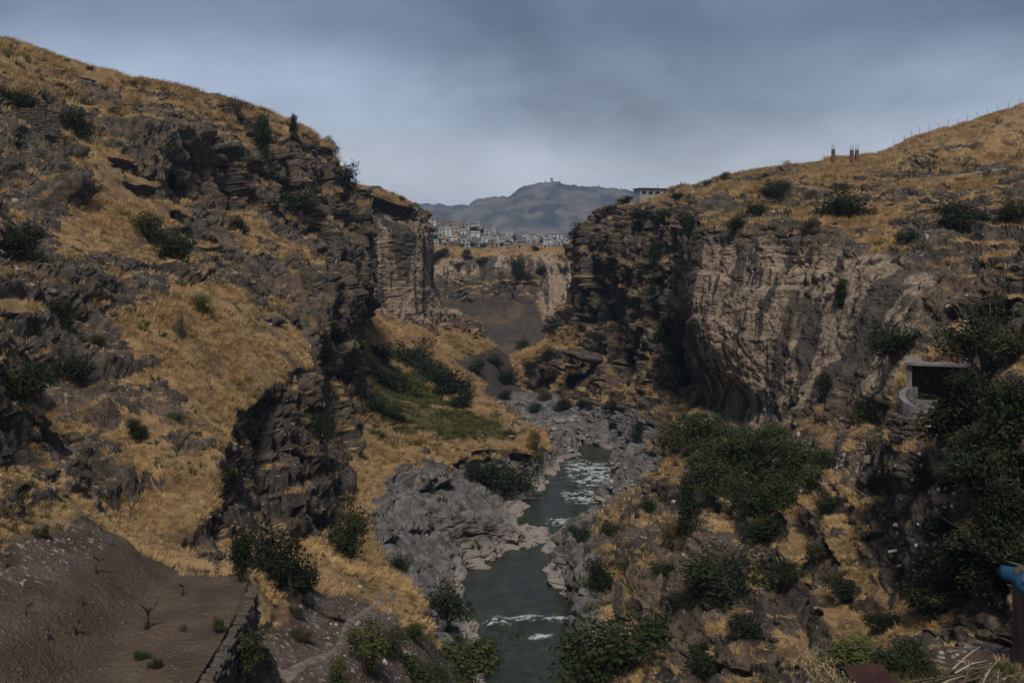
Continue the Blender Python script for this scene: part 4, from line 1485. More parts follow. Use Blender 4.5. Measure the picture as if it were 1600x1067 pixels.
for i, (px, py, h, lab) in enumerate((
        (228, 982, 50, 'tallest bare twisted vine stump in the middle of the dirt terrace'), (285, 930, 26, 'bare vine stump near the far end of the dirt terrace'),
        (152, 896, 36, 'crooked vine stump on the red stony slope'), (128, 944, 22, 'leaning vine stump between track and stony slope'),
        (120, 990, 34, 'shaded vine stump on the bank left of the terrace'), (42, 960, 24, 'dark vine stump at the left end of the track'),
        (75, 1000, 26, 'dark vine stump low on the bank near the left edge'), (10, 885, 26, 'vine stump at the left edge on the stony slope'))):
    vine(px, py, h, 20 + i, lab)

# ------------------------------------------------------------------ town on the far rim
def plaster(name, c):
    return simple(name, tuple(x * 0.72 for x in c), c, 0.6, 0.9, 0.1)


PLASTER = {'white': plaster('white_plaster', (0.58, 0.58, 0.58)), 'grey': plaster('grey_plaster', (0.38, 0.38, 0.39)), 'tan': plaster('tan_plaster', (0.36, 0.30, 0.23)),
           'blue': plaster('bluish_plaster', (0.42, 0.47, 0.52)), 'brown': plaster('brown_plaster', (0.27, 0.19, 0.14)), 'yellow': plaster('cream_plaster', (0.44, 0.39, 0.29)), 'red': plaster('red_plaster', (0.26, 0.12, 0.10))}
GLASS = simple('dark_window', (0.025, 0.028, 0.034), rough=0.25)
ROOFC = simple('roof_concrete', (0.24, 0.23, 0.22), (0.38, 0.36, 0.34), 0.8, 0.95)
ROOFD = simple('dark_roof', (0.05, 0.045, 0.045), (0.09, 0.08, 0.078), 1.0, 0.9)
HOUSES = []


def house(px, py, wpx, hpx, colour, storeys, label, yaw=0.0, group=None, roof=None, name='house', cat='house', windows=None):
    h = ground_at(px, py, 380)
    if h is None:
        return
    p = h[0]
    for q in HOUSES:
        if abs(q[0] - p.x) < (q[2] + wpx * p.y / F) * 0.42 and abs(q[1] - p.y) < 7:
            if group:
                return
    k = p.y / F * (1 if group else 0.86)
    w, hh = wpx * k, hpx * k
    d = w * 0.75
    HOUSES.append((p.x, p.y, w))
    root = empty(name, (p.x, p.y + d / 2, p.z), yaw)
    tag(root, label, cat, group)
    m = PLASTER[colour]
    box('wall', -w / 2, w / 2, -d / 2, d / 2, -4.0, hh, m, root)
    rm = roof or ROOFC
    rf = box('roof', -w / 2 - .25, w / 2 + .25, -d / 2 - .25, d / 2 + .25, hh + .003, hh + .22, rm, root)
    v, f = join([box_vf(-w / 2, w / 2, -d / 2, -d / 2 + .15, hh + .223, hh + .7), box_vf(-w / 2, w / 2, d / 2 - .15, d / 2, hh + .223, hh + .7),
                 box_vf(-w / 2, -w / 2 + .15, -d / 2 + .153, d / 2 - .153, hh + .223, hh + .7), box_vf(w / 2 - .15, w / 2, -d / 2 + .153, d / 2 - .153, hh + .223, hh + .7)])
    if roof is None:
        mesh_obj('parapet', v, f, m, rf)
    n = windows or max(1, int(w / 2.4))
    sh = hh / storeys
    for s in range(storeys):
        for q in range(n):
            x = (q + 0.5) / n * w - w / 2
            ww = min(0.45, w / n * 0.24)
            if s == 0 and q == n // 2:
                box('door', x - .38, x + .38, -d / 2 - .05, -d / 2 + .05, 0.05, min(2.1, sh * .8), GLASS, root)
            else:
                o = box('window', x - ww, x + ww, -d / 2 - .06, -d / 2 + .05, s * sh + sh * .42, s * sh + sh * .72, GLASS, root)
    return root


H = house
H(676, 346, 11, 6, 'tan', 1, 'roofless tan stone building highest at the left end of town')
H(675, 353, 14, 6.5, 'white', 1, 'long white house just below the stone building at the left of town', 0.1)
H(691, 351, 9, 5.5, 'brown', 1, 'small brown house right of the long white one')
H(715, 357, 18, 8, 'tan', 2, 'big tan house on the upper town skyline', -0.1)
H(700, 369, 11, 13, 'white', 3, 'tall white three-storey block in the left of town', 0.05)
H(706, 377, 18, 8, 'white', 2, 'wide white building directly below the tall white block', 0.05)
H(689, 365, 9, 8, 'blue', 2, 'bluish house left of the tall white block')
H(713, 363, 11, 7, 'grey', 2, 'grey house right of the tall white block')
H(724, 366, 10, 7, 'white', 2, 'white house in the middle of the upper town')
H(735, 360, 13, 6, 'blue', 1, 'low bluish house on the town skyline')
H(749, 361, 14, 8, 'yellow', 2, 'cream house on the town skyline', -0.2)
H(743, 371, 16, 9, 'white', 2, 'large white house with a row of windows in mid town')
H(761, 367, 12, 8, 'grey', 2, 'grey house near the right end of the upper town')
H(771, 365, 7, 9, 'white', 2, 'small white tower house with a dark opening')
H(682, 371, 10, 6, 'yellow', 1, 'cream house among trees at the left of town')
H(679, 384, 15, 9, 'grey', 2, 'grey house with dark openings lowest at the left of town')
H(696, 386, 14, 7, 'brown', 1, 'brown house low in the left of town')
H(725, 381, 12, 6, 'blue', 1, 'pale blue shed-like house above the far cliff')
H(730, 389, 10, 9, 'grey', 2, 'narrow grey house standing lowest in mid town')
H(757, 379, 11, 8, 'white', 2, 'white house among trees below the upper town')
H(776, 386, 11, 6, 'tan', 1, 'tan house at the cliff edge in mid town')
H(796, 370, 13, 5, 'white', 1, 'low white house left in the flat part of town')
H(809, 371, 10, 5, 'grey', 1, 'low grey house in the flat part of town')
H(822, 376, 14, 7, 'white', 2, 'white house with terraces in the flat part of town')
H(834, 373, 9, 7, 'red', 2, 'red building standing out in the flat part of town')
H(843, 375, 8, 8, 'grey', 2, 'grey house right of the red building')
H(856, 383, 17, 11, 'blue', 2, 'big blue-grey building with dark windows at the far cliff edge')
H(852, 388, 9, 5, 'white', 1, 'low white annex in front of the blue-grey building')
H(870, 374, 17, 9, 'white', 1, 'white house under a dark sloping roof at the right of town', 0.2, roof=ROOFD)
H(876, 381, 14, 7, 'tan', 2, 'tan house at the right end of the far cliff edge')
H(886, 370, 11, 6, 'grey', 1, 'grey house at the right end of town')
H(891, 379, 9, 8, 'yellow', 2, 'cream house half hidden by the right cliff')
H(812, 388, 20, 6, 'tan', 1, 'long sand-coloured building along the far cliff edge')
rh = random.Random(9)
for k in range(130):
    px = rh.uniform(670, 897)
    lo = 352 if px < 770 else 371
    py = rh.uniform(lo, 386)
    hc, hn = rh.choice(['white', 'white', 'grey', 'grey', 'tan', 'blue', 'brown']), rh.choice((1, 2))
    where = 'upper left part' if px < 770 and py < 370 else 'lower left part' if px < 770 else 'flat right part'
    H(px, py, rh.uniform(4, 8), rh.uniform(3, 5.5), hc, hn, 'small %s %s house packed into the %s of the town' % ({'blue': 'bluish'}.get(hc, hc), ('low', 'two-storey')[hn - 1], where), rh.uniform(-.3, .3), 'small houses filling the town')
for k in range(34):
    px = rh.uniform(668, 896)
    py = rh.uniform(358 if px < 770 else 374, 397)
    h = ground_at(px, py, 380)
    if h is None or h[0].y < 396 or any(abs(q[0] - h[0].x) < q[2] * 0.5 and -1 < q[1] - h[0].y < 5 for q in HOUSES):
        continue
    B(px, py, rh.uniform(7, 15), rh.uniform(5, 10), 'dark tree between the houses of the town', 'dark', 'round', 'trees between the town houses', name='tree', cat='tree')
for px, py, w, h, lab in ((715, 418, 26, 13, 'dark bush on the golden bank left of the far cliff cleft'), (752, 412, 24, 12, 'dark bush near the right end of the golden bank under the town'), (690, 405, 34, 18, 'large dark tree mass below the left end of town'), (677, 415, 26, 20, 'dark tree beside the far left cliff under the town'), (806, 432, 24, 44, 'dark ivy in the cleft of the far cliff'),
                          (822, 440, 26, 18, 'dark bush at the foot of the far cliff cleft'), (848, 425, 20, 12, 'dark bush on the ledge of the far cliff'), (730, 405, 22, 10, 'bush on the orange slope under the town'), (880, 430, 18, 22, 'dark bush at the right end of the far cliff')):
    B(px, py, w, h, lab, 'dark', 'round')


# ------------------------------------------------------------------ built things
CONC = simple('weathered_concrete', (0.13, 0.12, 0.11), (0.27, 0.255, 0.235), 1.6, 0.95, 0.4)
BLOCK = simple('grey_blockwork', (0.17, 0.17, 0.175), (0.27, 0.27, 0.275), 2.2, 0.95, 0.3)
WOOD = simple('weathered_wood', (0.065, 0.045, 0.032), (0.14, 0.10, 0.072), 3, 0.9, 0.4, stretch=(1, 1, 0.15))
PALEWOOD = simple('pale_wood', (0.30, 0.25, 0.18), (0.45, 0.39, 0.30), 3, 0.9)
STEEL = simple('fence_steel', (0.13, 0.13, 0.135), (0.2, 0.2, 0.2), 2, 0.6, metallic=0.6)
BRICK = simple('column_brick', (0.10, 0.062, 0.05), (0.17, 0.11, 0.085), 2.5, 0.95, 0.4)
PLASTIC = simple('white_plastic', (0.34, 0.35, 0.37), (0.56, 0.56, 0.58), 5, 0.5, 0.3)
BLACKP = simple('black_plastic', (0.014, 0.014, 0.015), (0.03, 0.03, 0.03), 3, 0.5)
TARP = simple('blue_tarp', (0.012, 0.045, 0.085), (0.02, 0.085, 0.15), 3, 0.55, 0.4)
RUST = simple('maroon_sheet', (0.035, 0.014, 0.014), (0.065, 0.03, 0.026), 2.5, 0.7, 0.3)
WALLSTONE = simple('wall_stone', (0.055, 0.045, 0.036), (0.16, 0.13, 0.105), 1.7, 0.95, 0.6)


def hut():
    p = ground_at(1018, 313)[0]
    k = p.y / F
    w, h = 46 * k, 14.5 * k
    d = w * 0.55
    HW = simple('hut_blockwork', (0.27, 0.27, 0.28), (0.40, 0.40, 0.41), 2.2, 0.95, 0.3)
    root = tag(empty('hut', (p.x, p.y + d * .5, p.z + 0.5), 0.30), 'grey block hut with three windows on the rim of the right cliff', 'hut')
    box('wall', -w / 2, w / 2, -d / 2, d / 2, -3.5, h, HW, root)
    rf = box('roof', -w / 2 - .3, w / 2 + .3, -d / 2 - .4, d / 2 + .3, h + .003, h + .20, ROOFD, root)
    v, f = tube_vf([(w * .28, 0, h + .28), (w * .28, 0, h + 1.6)], 0.07, 5)
    mesh_obj('antenna', v, f, STEEL, rf)
    for x in (-.36, -.12, .13):
        fr = box('window', w * x - .75, w * x + .75, -d / 2 - .08, -d / 2 + .05, h * .42, h * .78, CONC, root)
        box('pane', w * x - .55, w * x + .55, -d / 2 - .12, -d / 2 - .083, h * .46, h * .74, GLASS, fr)
    box('door', w * .36, w * .36 + 1.1, -d / 2 - .06, -d / 2 + .05, 0, h * .72, GLASS, root)
    an = box('annex', w / 2 + .003, w / 2 + 9 * k, -d * .35, d * .3, -3.5, h * .82, HW, root)
    box('annex_opening', w / 2 + 2 * k, w / 2 + 7 * k, -d * .35 - .05, -d * .35 + .03, 0.1, h * .6, GLASS, an)
    box('annex_roof', w / 2 + .32, w / 2 + 10 * k, -d * .35 - .3, d * .3 + .2, h * .82 + .003, h * .82 + .2, ROOFD, an)


hut()


def shelter():
    p = ground_at(586, 297) or ground_at(584, 302)
    p = p[0]
    k = p.y / F
    root = tag(empty('shelter', p, -0.15), 'tiny open shelter with dark pitched roof on the far left rim', 'shelter')
    w, h = 20 * k, 6.5 * k
    for x in (-.45, .45):
        for y in (-.3, .3):
            box('post', w * x - .1, w * x + .1, w * y - .1, w * y + .1, -1.5, h * .6, WOOD, root)
    v = [(-w * .56, -w * .42, h * .6), (w * .56, -w * .42, h * .6), (w * .56, w * .42, h * .6), (-w * .56, w * .42, h * .6), (-w * .3, 0, h), (w * .3, 0, h)]
    mesh_obj('roof', v, [(0, 1, 5, 4), (1, 2, 5), (2, 3, 4, 5), (3, 0, 4), (0, 3, 2, 1)], ROOFD, root)


shelter()

# three unfinished brick columns on the plateau skyline
for px, hpx, lab in ((1302, 18, 'lone brick column with bare rods on the right plateau skyline'), (1331, 17, 'left of the two close brick columns on the right plateau skyline'), (1339, 17, 'right of the two close brick columns on the right plateau skyline')):
    Y = 205.0
    x = (px - 800) / F * Y
    g = drop(x, Y)
    top = CZ + (HOR - (250 - hpx)) / F * Y
    hh = max(1.5, top - g.z)
    root = tag(empty('brick_column', (x, Y, g.z - .2)), lab, 'column', 'brick columns on the plateau')
    n = 7
    for k in range(n):
        box('course', -.30 - .012 * (k % 2), .30 + .012 * (k % 2), -.30 - .012 * (k % 2), .30 + .012 * (k % 2), k * hh / n + .003, (k + 1) * hh / n - .012, BRICK, root)
    box('core', -.27, .27, -.27, .27, 0, hh - .05, BRICK, root)
    for a, b in ((-.2, -.2), (.2, -.2), (.2, .2), (-.2, .2)):
        v, f = tube_vf([(a, b, hh - .1), (a * 1.1, b * .9, hh + .95)], 0.03, 4)
        mesh_obj('rod', v, f, STEEL, root)

# wire fence climbing the right hill
def fence(pxs, Y, label, hpx):
    pts = []
    for px in pxs:
        x = (px - 800) / F * Y
        g = drop(x, Y)
        if g:
            pts.append(g)
    root = tag(empty('wire_fence', pts[0]), label, 'fence')
    o = pts[0]
    for i, g in enumerate(pts):
        H = hpx * Y / F * (1 if i % 3 else 1.1)
        v, f = tube_vf([g - o - Vector((0, 0, .4)), g - o + Vector((0, 0, H * .85)), g - o + Vector((-.35, 0, H))], 0.055, 5)
        mesh_obj('post', v, f, STEEL, root)
    for k in (.3, .58, .83):
        H = hpx * Y / F
        line = []
        for a, b in zip(pts[:-1], pts[1:]):
            line += [a - o + Vector((0, 0, H * k)), (a + b) / 2 - o + Vector((0, 0, H * k - .08))]
        line.append(pts[-1] - o + Vector((0, 0, H * k)))
        v, f = tube_vf(line, 0.012, 3)
        mesh_obj('wire', v, f, STEEL, root)


fence((1397, 1413, 1424, 1437, 1452, 1467, 1482, 1497, 1512, 1527, 1543, 1559, 1576, 1594, 1612), 284, 'wire fence on bent steel posts climbing the hill at upper right', 13)
fence((1221, 1236, 1252, 1269, 1287), 203, 'low wire fence on the plateau skyline left of the brick columns', 8)

# pale pipe across the plateau
pp = [ground_at(px, py) for px, py in ((1470, 281), (1500, 277), (1530, 272), (1560, 268), (1590, 264), (1625, 259))]
pp = [h[0] + Vector((0, 0, .22)) for h in pp if h]
if len(pp) > 1:
    v, f = tube_vf(pp, 0.13, 8)
    tag(mesh_obj('water_pipe', v, f, PLASTER['grey'], None, True), 'pale pipe running across the grass of the right plateau', 'pipe')


# walls laid of single stones
def stone_meshes():
    r = random.Random(3)
    out = []
    for k in range(5):
        v, f = box_vf(-.5, .5, -.5, .5, -.5, .5, 0.09, r)
        me = bpy.data.meshes.new('stone')
        me.from_pydata(v, [], f)
        bm = bmesh.new()
        bm.from_mesh(me)
        bmesh.ops.bevel(bm, geom=bm.edges[:], offset=0.09, segments=1, affect='EDGES')
        bm.to_mesh(me)
        bm.free()
        me.materials.append(WALLSTONE)
        out.append(me)
    return out


STONES = stone_meshes()


def stone_wall(name, label, path, height, course, length, depth, seed):
    """courses of single stones along a path of (x, y, ztop)"""
    r = random.Random(seed)
    root = tag(empty(name, path[0]), label, 'stone wall')
    o = Vector(path[0])
    P = [Vector(p) for p in path]
    seg = [(b - a).length for a, b in zip(P[:-1], P[1:])]
    tot = sum(seg)

    def at(s):
        for a, b, l in zip(P[:-1], P[1:], seg):
            if s <= l:
                return a.lerp(b, s / l), (b - a)
            s -= l
        return P[-1], P[-1] - P[-2]
    for c in range(int(height / course)):
        s = r.uniform(0, length * .5)
        while s < tot:
            l = length * r.uniform(.6, 1.35)
            p, t = at(min(s + l / 2, tot))
            z = p.z - (c + .5) * course + r.uniform(-.05, .04) * (2 if c == 0 else 1)
            a = math.atan2(t.y, t.x)
            link('stone', STONES[r.randrange(5)], root, (p.x - o.x + r.uniform(-.05, .05), p.y - o.y + r.uniform(-.05, .05), z - o.z), (r.uniform(-.06, .06), r.uniform(-.06, .06), a + r.uniform(-.08, .08)), (l * .96, depth * r.uniform(.85, 1.2), course * r.uniform(.82, 1.0)))
            s += l


g = ground_at(57, 207)[0]
k = g.y / F
stone_wall('dry_stone_wall', 'dry stone wall on the upper left slope under the grass hill', [(g.x - 29 * k, g.y + .6, g.z + 38 * k), (g.x, g.y + .2, g.z + 39 * k), (g.x + 27 * k, g.y + .9, g.z + 36 * k)], 46 * k, 0.27, 0.5, 0.5, 1)
edge = []
for Y in (25, 28, 31, 34, 37, 39.5, 41):
    X = float(np.interp(Y, (24, 32, 40, 42), (-9.15, -9.6, -10.5, -11.8)))
    q = drop(X - 0.9, Y)
    edge.append((X + 0.10, Y, (q.z if q else CZ - 12.8) - .16))
stone_wall('retaining_wall', 'rough stone retaining wall along the right edge of the dirt terrace', edge, 2.2, 0.20, 0.36, 0.5, 2)


def porch():
    Y = 60.0
    k = Y / F
    root = tag(empty('porch', W(1462, 640, Y), -0.40), 'open concrete porch with flat slab roof on the right slope', 'porch')
    def q(px, py, dy=0.0):
        s = (Y + dy * 0.92) / F
        return (px - 1462) * s * 0.92, dy, (640 - py) * s - dy * 0.92 * 240 / F
    x0, _, z0 = q(1412, 572)
    x1 = q(1516, 572)[0]
    rf = box('roof', x0, x1, -.4, 3.4, z0, z0 + .22, CONC, root, 0.03)
    zl = q(1460, 566)[2]
    r = random.Random(8)
    litter = []
    for i in range(60):
        a, b = r.uniform(x0 + .9, x1 - .5), r.uniform(0, 3.2)
        litter.append(box_vf(a - .12, a + .12, b - .09, b + .09, z0 + .221, z0 + .25 + r.uniform(0, .09), 0.05, r))
    v, f = join(litter)
    o = mesh_obj('dead_leaves', v, f, simple('dead_leaves', (0.07, 0.035, 0.022), (0.13, 0.07, 0.04), 4), rf)
    o['kind'] = 'stuff'
    zf = q(1460, 645)[2]
    for px in (1420, 1503):
        x = q(px, 0)[0]
        box('pillar', x - .16, x + .16, -.1, .22, zf - .6, z0 - .003, CONC, root, 0.02)
    x = q(1490, 0)[0]
    box('pillar', x - .12, x + .12, 2.4, 2.7, zf, z0 - .003, CONC, root)
    box('back_wall', x0 + .3, x1 - .3, 3.0, 3.2, zf, z0 - .003, STONE_D, root)  # back and side wall coloured dark to stand in for the porch's inner shade
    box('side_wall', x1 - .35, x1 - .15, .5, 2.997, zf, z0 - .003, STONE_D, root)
    box('floor', x0 - .2, x1, -1.0, 3.4, zf - .25, zf, CONC, root)
    # curved parapet
    pts = [(1424, 606, .2), (1412, 608, -.3), (1404, 615, -.9), (1404, 623, -1.5), (1410, 630, -2.0), (1420, 635, -2.3), (1430, 637, -2.4)]
    vs = []
    for i, (px, py, dy) in enumerate(pts):
        a = q(px, py, dy)
        for off, z in ((0, a[2]), (0, a[2] - 1.1), (.38, a[2] - 1.1), (.38, a[2])):
            vs.append((a[0] + off * .9, dy + off * .45, z))
    fs = []
    for i in range(len(pts) - 1):
        for j in range(4):
            fs.append((i * 4 + j, i * 4 + (j + 1) % 4, i * 4 + 4 + (j + 1) % 4, i * 4 + 4 + j))
    fs += [(0, 3, 2, 1), tuple(len(pts) * 4 - 4 + j for j in range(4))]
    mesh_obj('parapet', vs, fs, simple('pale_concrete', (0.13, 0.125, 0.12), (0.21, 0.205, 0.20), 2, 0.9), root)
    a, b = q(1430, 626, -2.3), q(1464, 627, -2.3)
    box('front_wall', a[0], b[0], -2.35, -2.1, a[2] - .75, a[2], CONC, root)
    a = q(1462, 627, -2.4)
    box('gate_post', a[0], a[0] + .1, -2.5, -2.37, a[2] - .8, a[2] + .1, STEEL, root)


porch()
a, b, c = W(1386, 642, 58.5), W(1412, 650, 57.6), W(1440, 662, 57.2)
stone_wall('terrace_wall', 'dark stone wall holding up the ground below the porch', [a, b, c], 1.6, 0.26, 0.5, 0.5, 5)


# litter on the right slope
def crumple(seed, mat):
    bm = bmesh.new()
    bmesh.ops.create_icosphere(bm, subdivisions=2, radius=0.5)
    co = np.array([v.co[:] for v in bm.verts], np.float32)
    co = co * (1 + 0.55 * fbm(co + seed * 5.7, 0.33, 2)[:, None])
    co[:, 2] = co[:, 2] * 0.8 + 0.25 * np.maximum(0, co[:, 2]) ** 2
    for v, c in zip(bm.verts, co):
        v.co = c
    me = bpy.data.meshes.new('plastic_bag')
    bm.to_mesh(me)
    bm.free()
    me.materials.append(mat)
    return me


BAGS = [crumple(k, PLASTIC) for k in range(5)]
for i, (px, py, w, h) in enumerate(((1436, 712, 6, 8), (1438, 729, 5, 8), (1485, 746, 8, 10), (1477, 764, 6, 14), (1465, 767, 7, 9), (1490, 774, 7, 9), (1475, 793, 7, 5), (1487, 792, 9, 6), (1433, 820, 4, 6),
                                    (1461, 817, 5, 5), (1448, 853, 5, 5), (1430, 854, 6, 10), (1459, 852, 9, 9), (1405, 884, 11, 6), (1428, 892, 6, 6), (1407, 781, 4, 6), (1424, 751, 4, 7), (1474, 703, 9, 6), (1380, 810, 5, 5), (1400, 822, 10, 8), (1462, 704, 5, 4))):
    h0 = ground_at(px, py)
    if h0:
        p = h0[0]
        s = p.y / F
        tag(link('plastic_bag', BAGS[i % 5], None, (p.x, p.y - .1, p.z + h * s * .3), (0.3 * (i % 3), 0, i * 1.3), (w * s * 1.0, w * s * .8, h * s)), 'white plastic bag snagged on the dry slope below the porch', 'plastic bag', 'plastic bags littering the slope below the porch')
for i, (px, py, w, h) in enumerate(((1264, 694, 8, 6), (1285, 690, 9, 8), (1291, 703, 8, 6), (1316, 712, 10, 6), (1270, 735, 8, 6), (1258, 772, 12, 8), (1296, 766, 6, 4), (1310, 668, 7, 5), (1272, 668, 6, 5), (1345, 702, 9, 7), (1355, 700, 7, 5))):
    h0 = ground_at(px, py)
    if h0:
        p = h0[0]
        s = p.y / F
        tag(link('pale_stone', ROCKP[i % 6], None, (p.x, p.y, p.z + .05), (0, 0, i), (w * s * .55, w * s * .5, h * s * .5)), 'pale rubble stone on the litter path under the tan cliff', 'stone', 'pale rubble on the path under the tan cliff')


def on_ground(px, py, ymin=8.0):
    h = ground_at(px, py, ymin)
    return h[0], h[0].y / F


p, s = on_ground(1457, 684)
root = tag(empty('waste_bin', p), 'black bin with a white lid on the slope below the porch', 'bin')
v, f = tube_vf([(0, 0, -.1), (0, 0, .55)], [.22, .27], 12)
mesh_obj('body', v, f, BLACKP, root)
v, f = tube_vf([(0, 0, .553), (0, 0, .62), (0, 0, .68)], [.30, .30, .16], 12)
mesh_obj('lid', v, f, PLASTIC, root)

p, s = on_ground(1359, 723)
root = tag(empty('wooden_crate', p + Vector((0, 0, .05)), 0.5), 'small wooden crate lying by the litter path', 'crate')
for z in (0, .16, .32):
    box('slat', -.35, .35, -.25, -.22, z, z + .12, PALEWOOD, root)
    box('slat', -.35, .35, .22, .25, z, z + .12, PALEWOOD, root)
    box('slat', -.35, -.32, -.217, .217, z, z + .12, PALEWOOD, root)
    box('slat', .32, .35, -.217, .217, z, z + .12, PALEWOOD, root)
box('base', -.31, .31, -.215, .215, .003, .025, PALEWOOD, root)

for px, lab in ((1216, 'leftmost of three pale leaning stakes on the shaded slope'), (1223, 'middle of three pale leaning stakes on the shaded slope'), (1230, 'rightmost of three pale leaning stakes on the shaded slope')):
    p, s = on_ground(px + 3, 886)
    v, f = tube_vf([(0, 0, -.2), (-.1, 0, .35), (-.26, .02, .75)], 0.035, 5)
    o = mesh_obj('wooden_stake', v, f, PALEWOOD)
    o.location = p
    tag(o, lab, 'stake', 'three stakes on the shaded slope')

p, s = on_ground(1400, 866)
root = tag(empty('broken_sign', p), 'white board on a thin post fallen on the grassy knoll', 'board')
o = box('board', -.42, .28, -.02, .02, .18, .30, PLASTIC, root)
o.rotation_euler = (0, -0.15, 0)
v, f = tube_vf([(0.1, .03, -.9), (0.12, .03, .55)], 0.02, 5)
mesh_obj('post', v, f, STEEL, root)

# cable sagging out of the frame
a = ground_at(1332, 766)[0] + Vector((0, 0, .3))
b = Vector(W(1680, 905, 36))
line = []
for i in range(25):
    t = i / 24
    q = a.lerp(b, t)
    q.z -= 4 * 0.75 * t * (1 - t)
    line.append(q)
v, f = tube_vf(line, 0.034, 5)
tag(mesh_obj('cable', v, f, simple('cable_sheath', (0.20, 0.19, 0.18), (0.30, 0.28, 0.26), 3)), 'thin cable sagging across the slope to the right edge', 'cable')


# shed corner, brush pile and sheet on the near bank
def shed():
    Y = 19.0
    k = Y / F
    o = Vector(W(1652, 1004, Y))
    root = tag(empty('shed', o), 'wooden shed corner with blue tarp roof at the right edge', 'shed')
    zt = (990 - 915) * k
    r = random.Random(2)
    for i in range(9):
        x = -.22 + i * .2
        box('plank', x, x + .19, -.02 + .012 * (i % 2), .03 + .012 * (i % 2), -.7, zt - r.uniform(0, .03), WOOD, root)
    for i in range(6):
        y = .06 + i * .2
        box('plank', -.24 + .01 * (i % 2), -.19 + .01 * (i % 2), y, y + .19, -.7, zt - .02, WOOD, root)
    # tarp: a draped sheet
    n, m = 22, 16
    vs = []
    for j in range(m):
        for i in range(n):
            x = -.42 + i / (n - 1) * 2.3
            y = -.25 + j / (m - 1) * 1.8
            z = zt + .06 + .10 * x * .5 + .04 * math.sin(x * 7 + y * 3) + .03 * math.sin(y * 9)
            if j == 0 or i == 0:
                z -= .14 + .04 * math.sin(i * 1.7 + j)
            vs.append((x, y, z))
    fs = [(j * n + i, j * n + i + 1, (j + 1) * n + i + 1, (j + 1) * n + i) for j in range(m - 1) for i in range(n - 1)]
    t = mesh_obj('tarp', vs, fs, TARP, root, True)
    md = t.modifiers.new('thick', 'SOLIDIFY')
    md.thickness = 0.012
    for i in range(70):
        x, y = r.uniform(-.3, 1.7), r.uniform(-.1, 1.3)
        q = link('roof_rubbish', BAGS[i % 5] if i % 3 else ROCKD[i % 3], root, (x, y, zt + .12 + .05 * x), (r.uniform(0, 3), r.uniform(0, 3), r.uniform(0, 3)), (r.uniform(.08, .17),) * 3)
    return root


shed()


def brush_pile():
    p = drop((1545 - 800) / F * 19.0, 19.0)
    root = tag(empty('brush_pile', p), 'heap of cut branches and sticks beside the blue-roofed shed', 'brush pile')
    r = random.Random(6)
    for i in range(46):
        a = r.gauss(0.5, 0.45)
        L = r.uniform(.6, 1.7)
        c = Vector((r.gauss(0, .42), r.gauss(0, .35), r.uniform(.02, .42)))
        d = Vector((math.cos(a), math.sin(a) * .5, r.uniform(-.12, .34)))
        v, f = tube_vf([c - d * L / 2, c + Vector((0, 0, r.uniform(-.03, .06))), c + d * L / 2], [r.uniform(.012, .026), .014, .006], 5)
        mesh_obj('branch', v, f, DRYTWIG if i % 4 else PALEWOOD, root)


brush_pile()


def metal_sheet():
    Y = 15.5
    p = Vector(W(1368, 1066, Y))
    root = tag(empty('metal_sheet', p, 0.2), 'maroon ribbed metal sheet lying at the bottom of the near bank', 'metal sheet')
    n = 24
    vs, fs = [], []
    for i in range(n + 1):
        x = -.34 + i / n * .68
        z = .018 * math.cos(i * math.pi / 2)
        vs += [(x, -.5, z - .05), (x, .45, z + .10)]
    fs = [(2 * i, 2 * i + 2, 2 * i + 3, 2 * i + 1) for i in range(n)]
    o = mesh_obj('ribbed_plate', vs, fs, RUST, root)
    md = o.modifiers.new('thick', 'SOLIDIFY')
    md.thickness = 0.006
    v, f = tube_vf([(-.36, -.51, -.06), (.36, -.51, -.06)], 0.02, 6)
    mesh_obj('edge_rail', v, f, RUST, root)


metal_sheet()


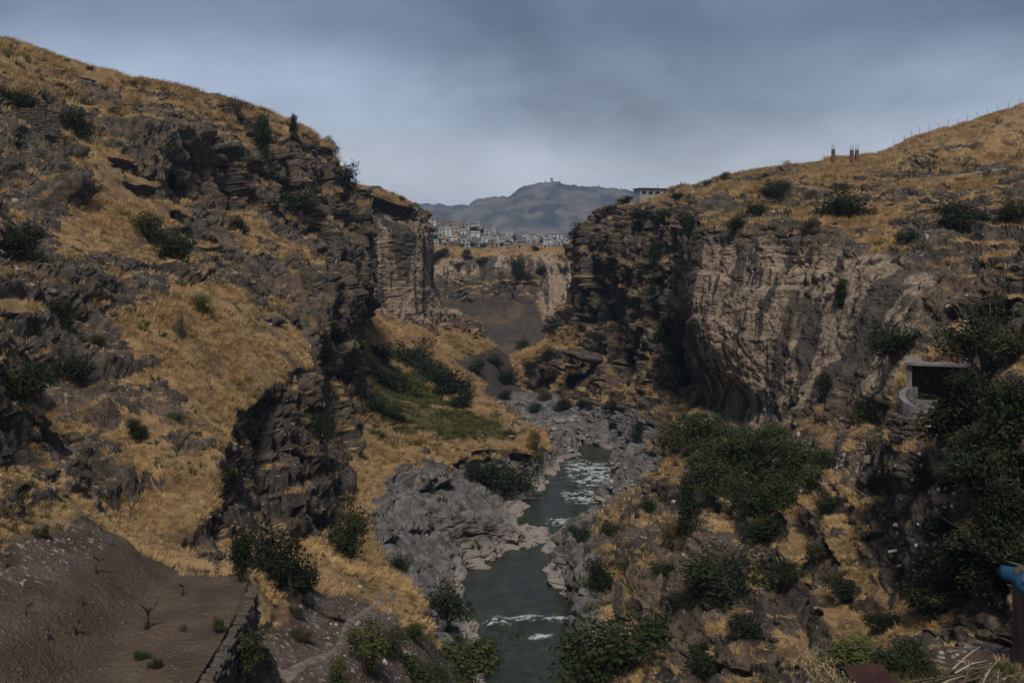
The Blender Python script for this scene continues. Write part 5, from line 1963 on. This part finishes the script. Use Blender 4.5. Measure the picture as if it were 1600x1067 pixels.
def stalks(px, Y, label, seed, n=15):
    p = drop((px - 800) / F * Y, Y)
    root = tag(empty('dry_maize', p), label, 'dry plant', 'dry maize on the near bank')
    r = random.Random(seed)
    straw = simple('dry_maize_leaf', (0.20, 0.15, 0.07), (0.36, 0.28, 0.15), 3, 0.85)
    for i in range(n):
        x, y = r.gauss(0, .22), r.gauss(0, .2)
        H = r.uniform(.4, .8)
        v, f = tube_vf([(x, y, -.1), (x + r.uniform(-.05, .05), y, H * .6), (x + r.uniform(-.1, .1), y, H)], [.012, .009, .004], 5)
        parts = [(v, f)]
        for k in range(5):
            a = r.uniform(0, 6.28)
            z = H * r.uniform(.25, .95)
            L = r.uniform(.16, .34)
            dx, dy = math.cos(a), math.sin(a)
            nx, ny = -dy * .014, dx * .014
            q = [(x - nx, y - ny, z), (x + nx, y + ny, z), (x + dx * L * .5 - nx, y + dy * L * .5 - ny, z + L * .35), (x + dx * L * .5 + nx, y + dy * L * .5 + ny, z + L * .35), (x + dx * L, y + dy * L, z - L * .1)]
            parts.append((q, [(0, 1, 3, 2), (2, 3, 4)]))
        v, f = join(parts)
        mesh_obj('stalk', v, f, straw, root)


stalks(1262, 20.5, 'clump of dry maize stalks left on the near bank', 1)
stalks(1290, 20.0, 'clump of dry maize stalks right of the first clump', 2)

# far masts and the domed tower on the mountain
def tower():
    Y = 3000.0
    k = Y / F
    p = drop_ridge((862 - 800) * k, Y)
    root = tag(empty('radar_tower', p), 'domed radar tower on the distant mountain top', 'tower')
    v, f = tube_vf([(0, 0, -6), (0, 0, 7)], [4.2, 3.8], 12)
    mesh_obj('shaft', v, f, PLASTER['grey'], root)
    v, f = tube_vf([(0, 0, 7.01), (0, 0, 9), (0, 0, 11.5), (0, 0, 13), (0, 0, 13.6)], [4.2, 4.9, 4.2, 2.4, .5], 12)
    mesh_obj('dome', v, f, PLASTER['white'], root, True)
    for px, h, lab in ((852, 8, 'short mast left of the radar tower on the mountain'), (874, 7, 'short mast right of the radar tower on the mountain'), (935, 8, 'lone mast on the right shoulder of the mountain'), (971, 9, 'mast near the right end of the mountain')):
        q = drop_ridge((px - 800) * k, Y)
        r = tag(empty('mast', q), lab, 'mast')
        v, f = tube_vf([(0, 0, -4), (0, 0, h)], [1.0, .5], 5)
        mesh_obj('pole', v, f, STEEL, r)
        v, f = box_vf(-2.5, 2.5, -2, 2, -4, 2.5)
        mesh_obj('cabin', v, f, PLASTER['grey'], r)


RBV = bvh_of(S1, 1)


def drop_ridge(x, Y):
    best = None
    for dy in range(-120, 121, 10):
        h = RBV.ray_cast(Vector((x * (Y + dy) / Y, Y + dy, CZ + 900)), Vector((0, 0, -1)))[0]
        if h is not None and (best is None or h.z / h.y > best.z / best.y):
            best = h
    return best


tower()
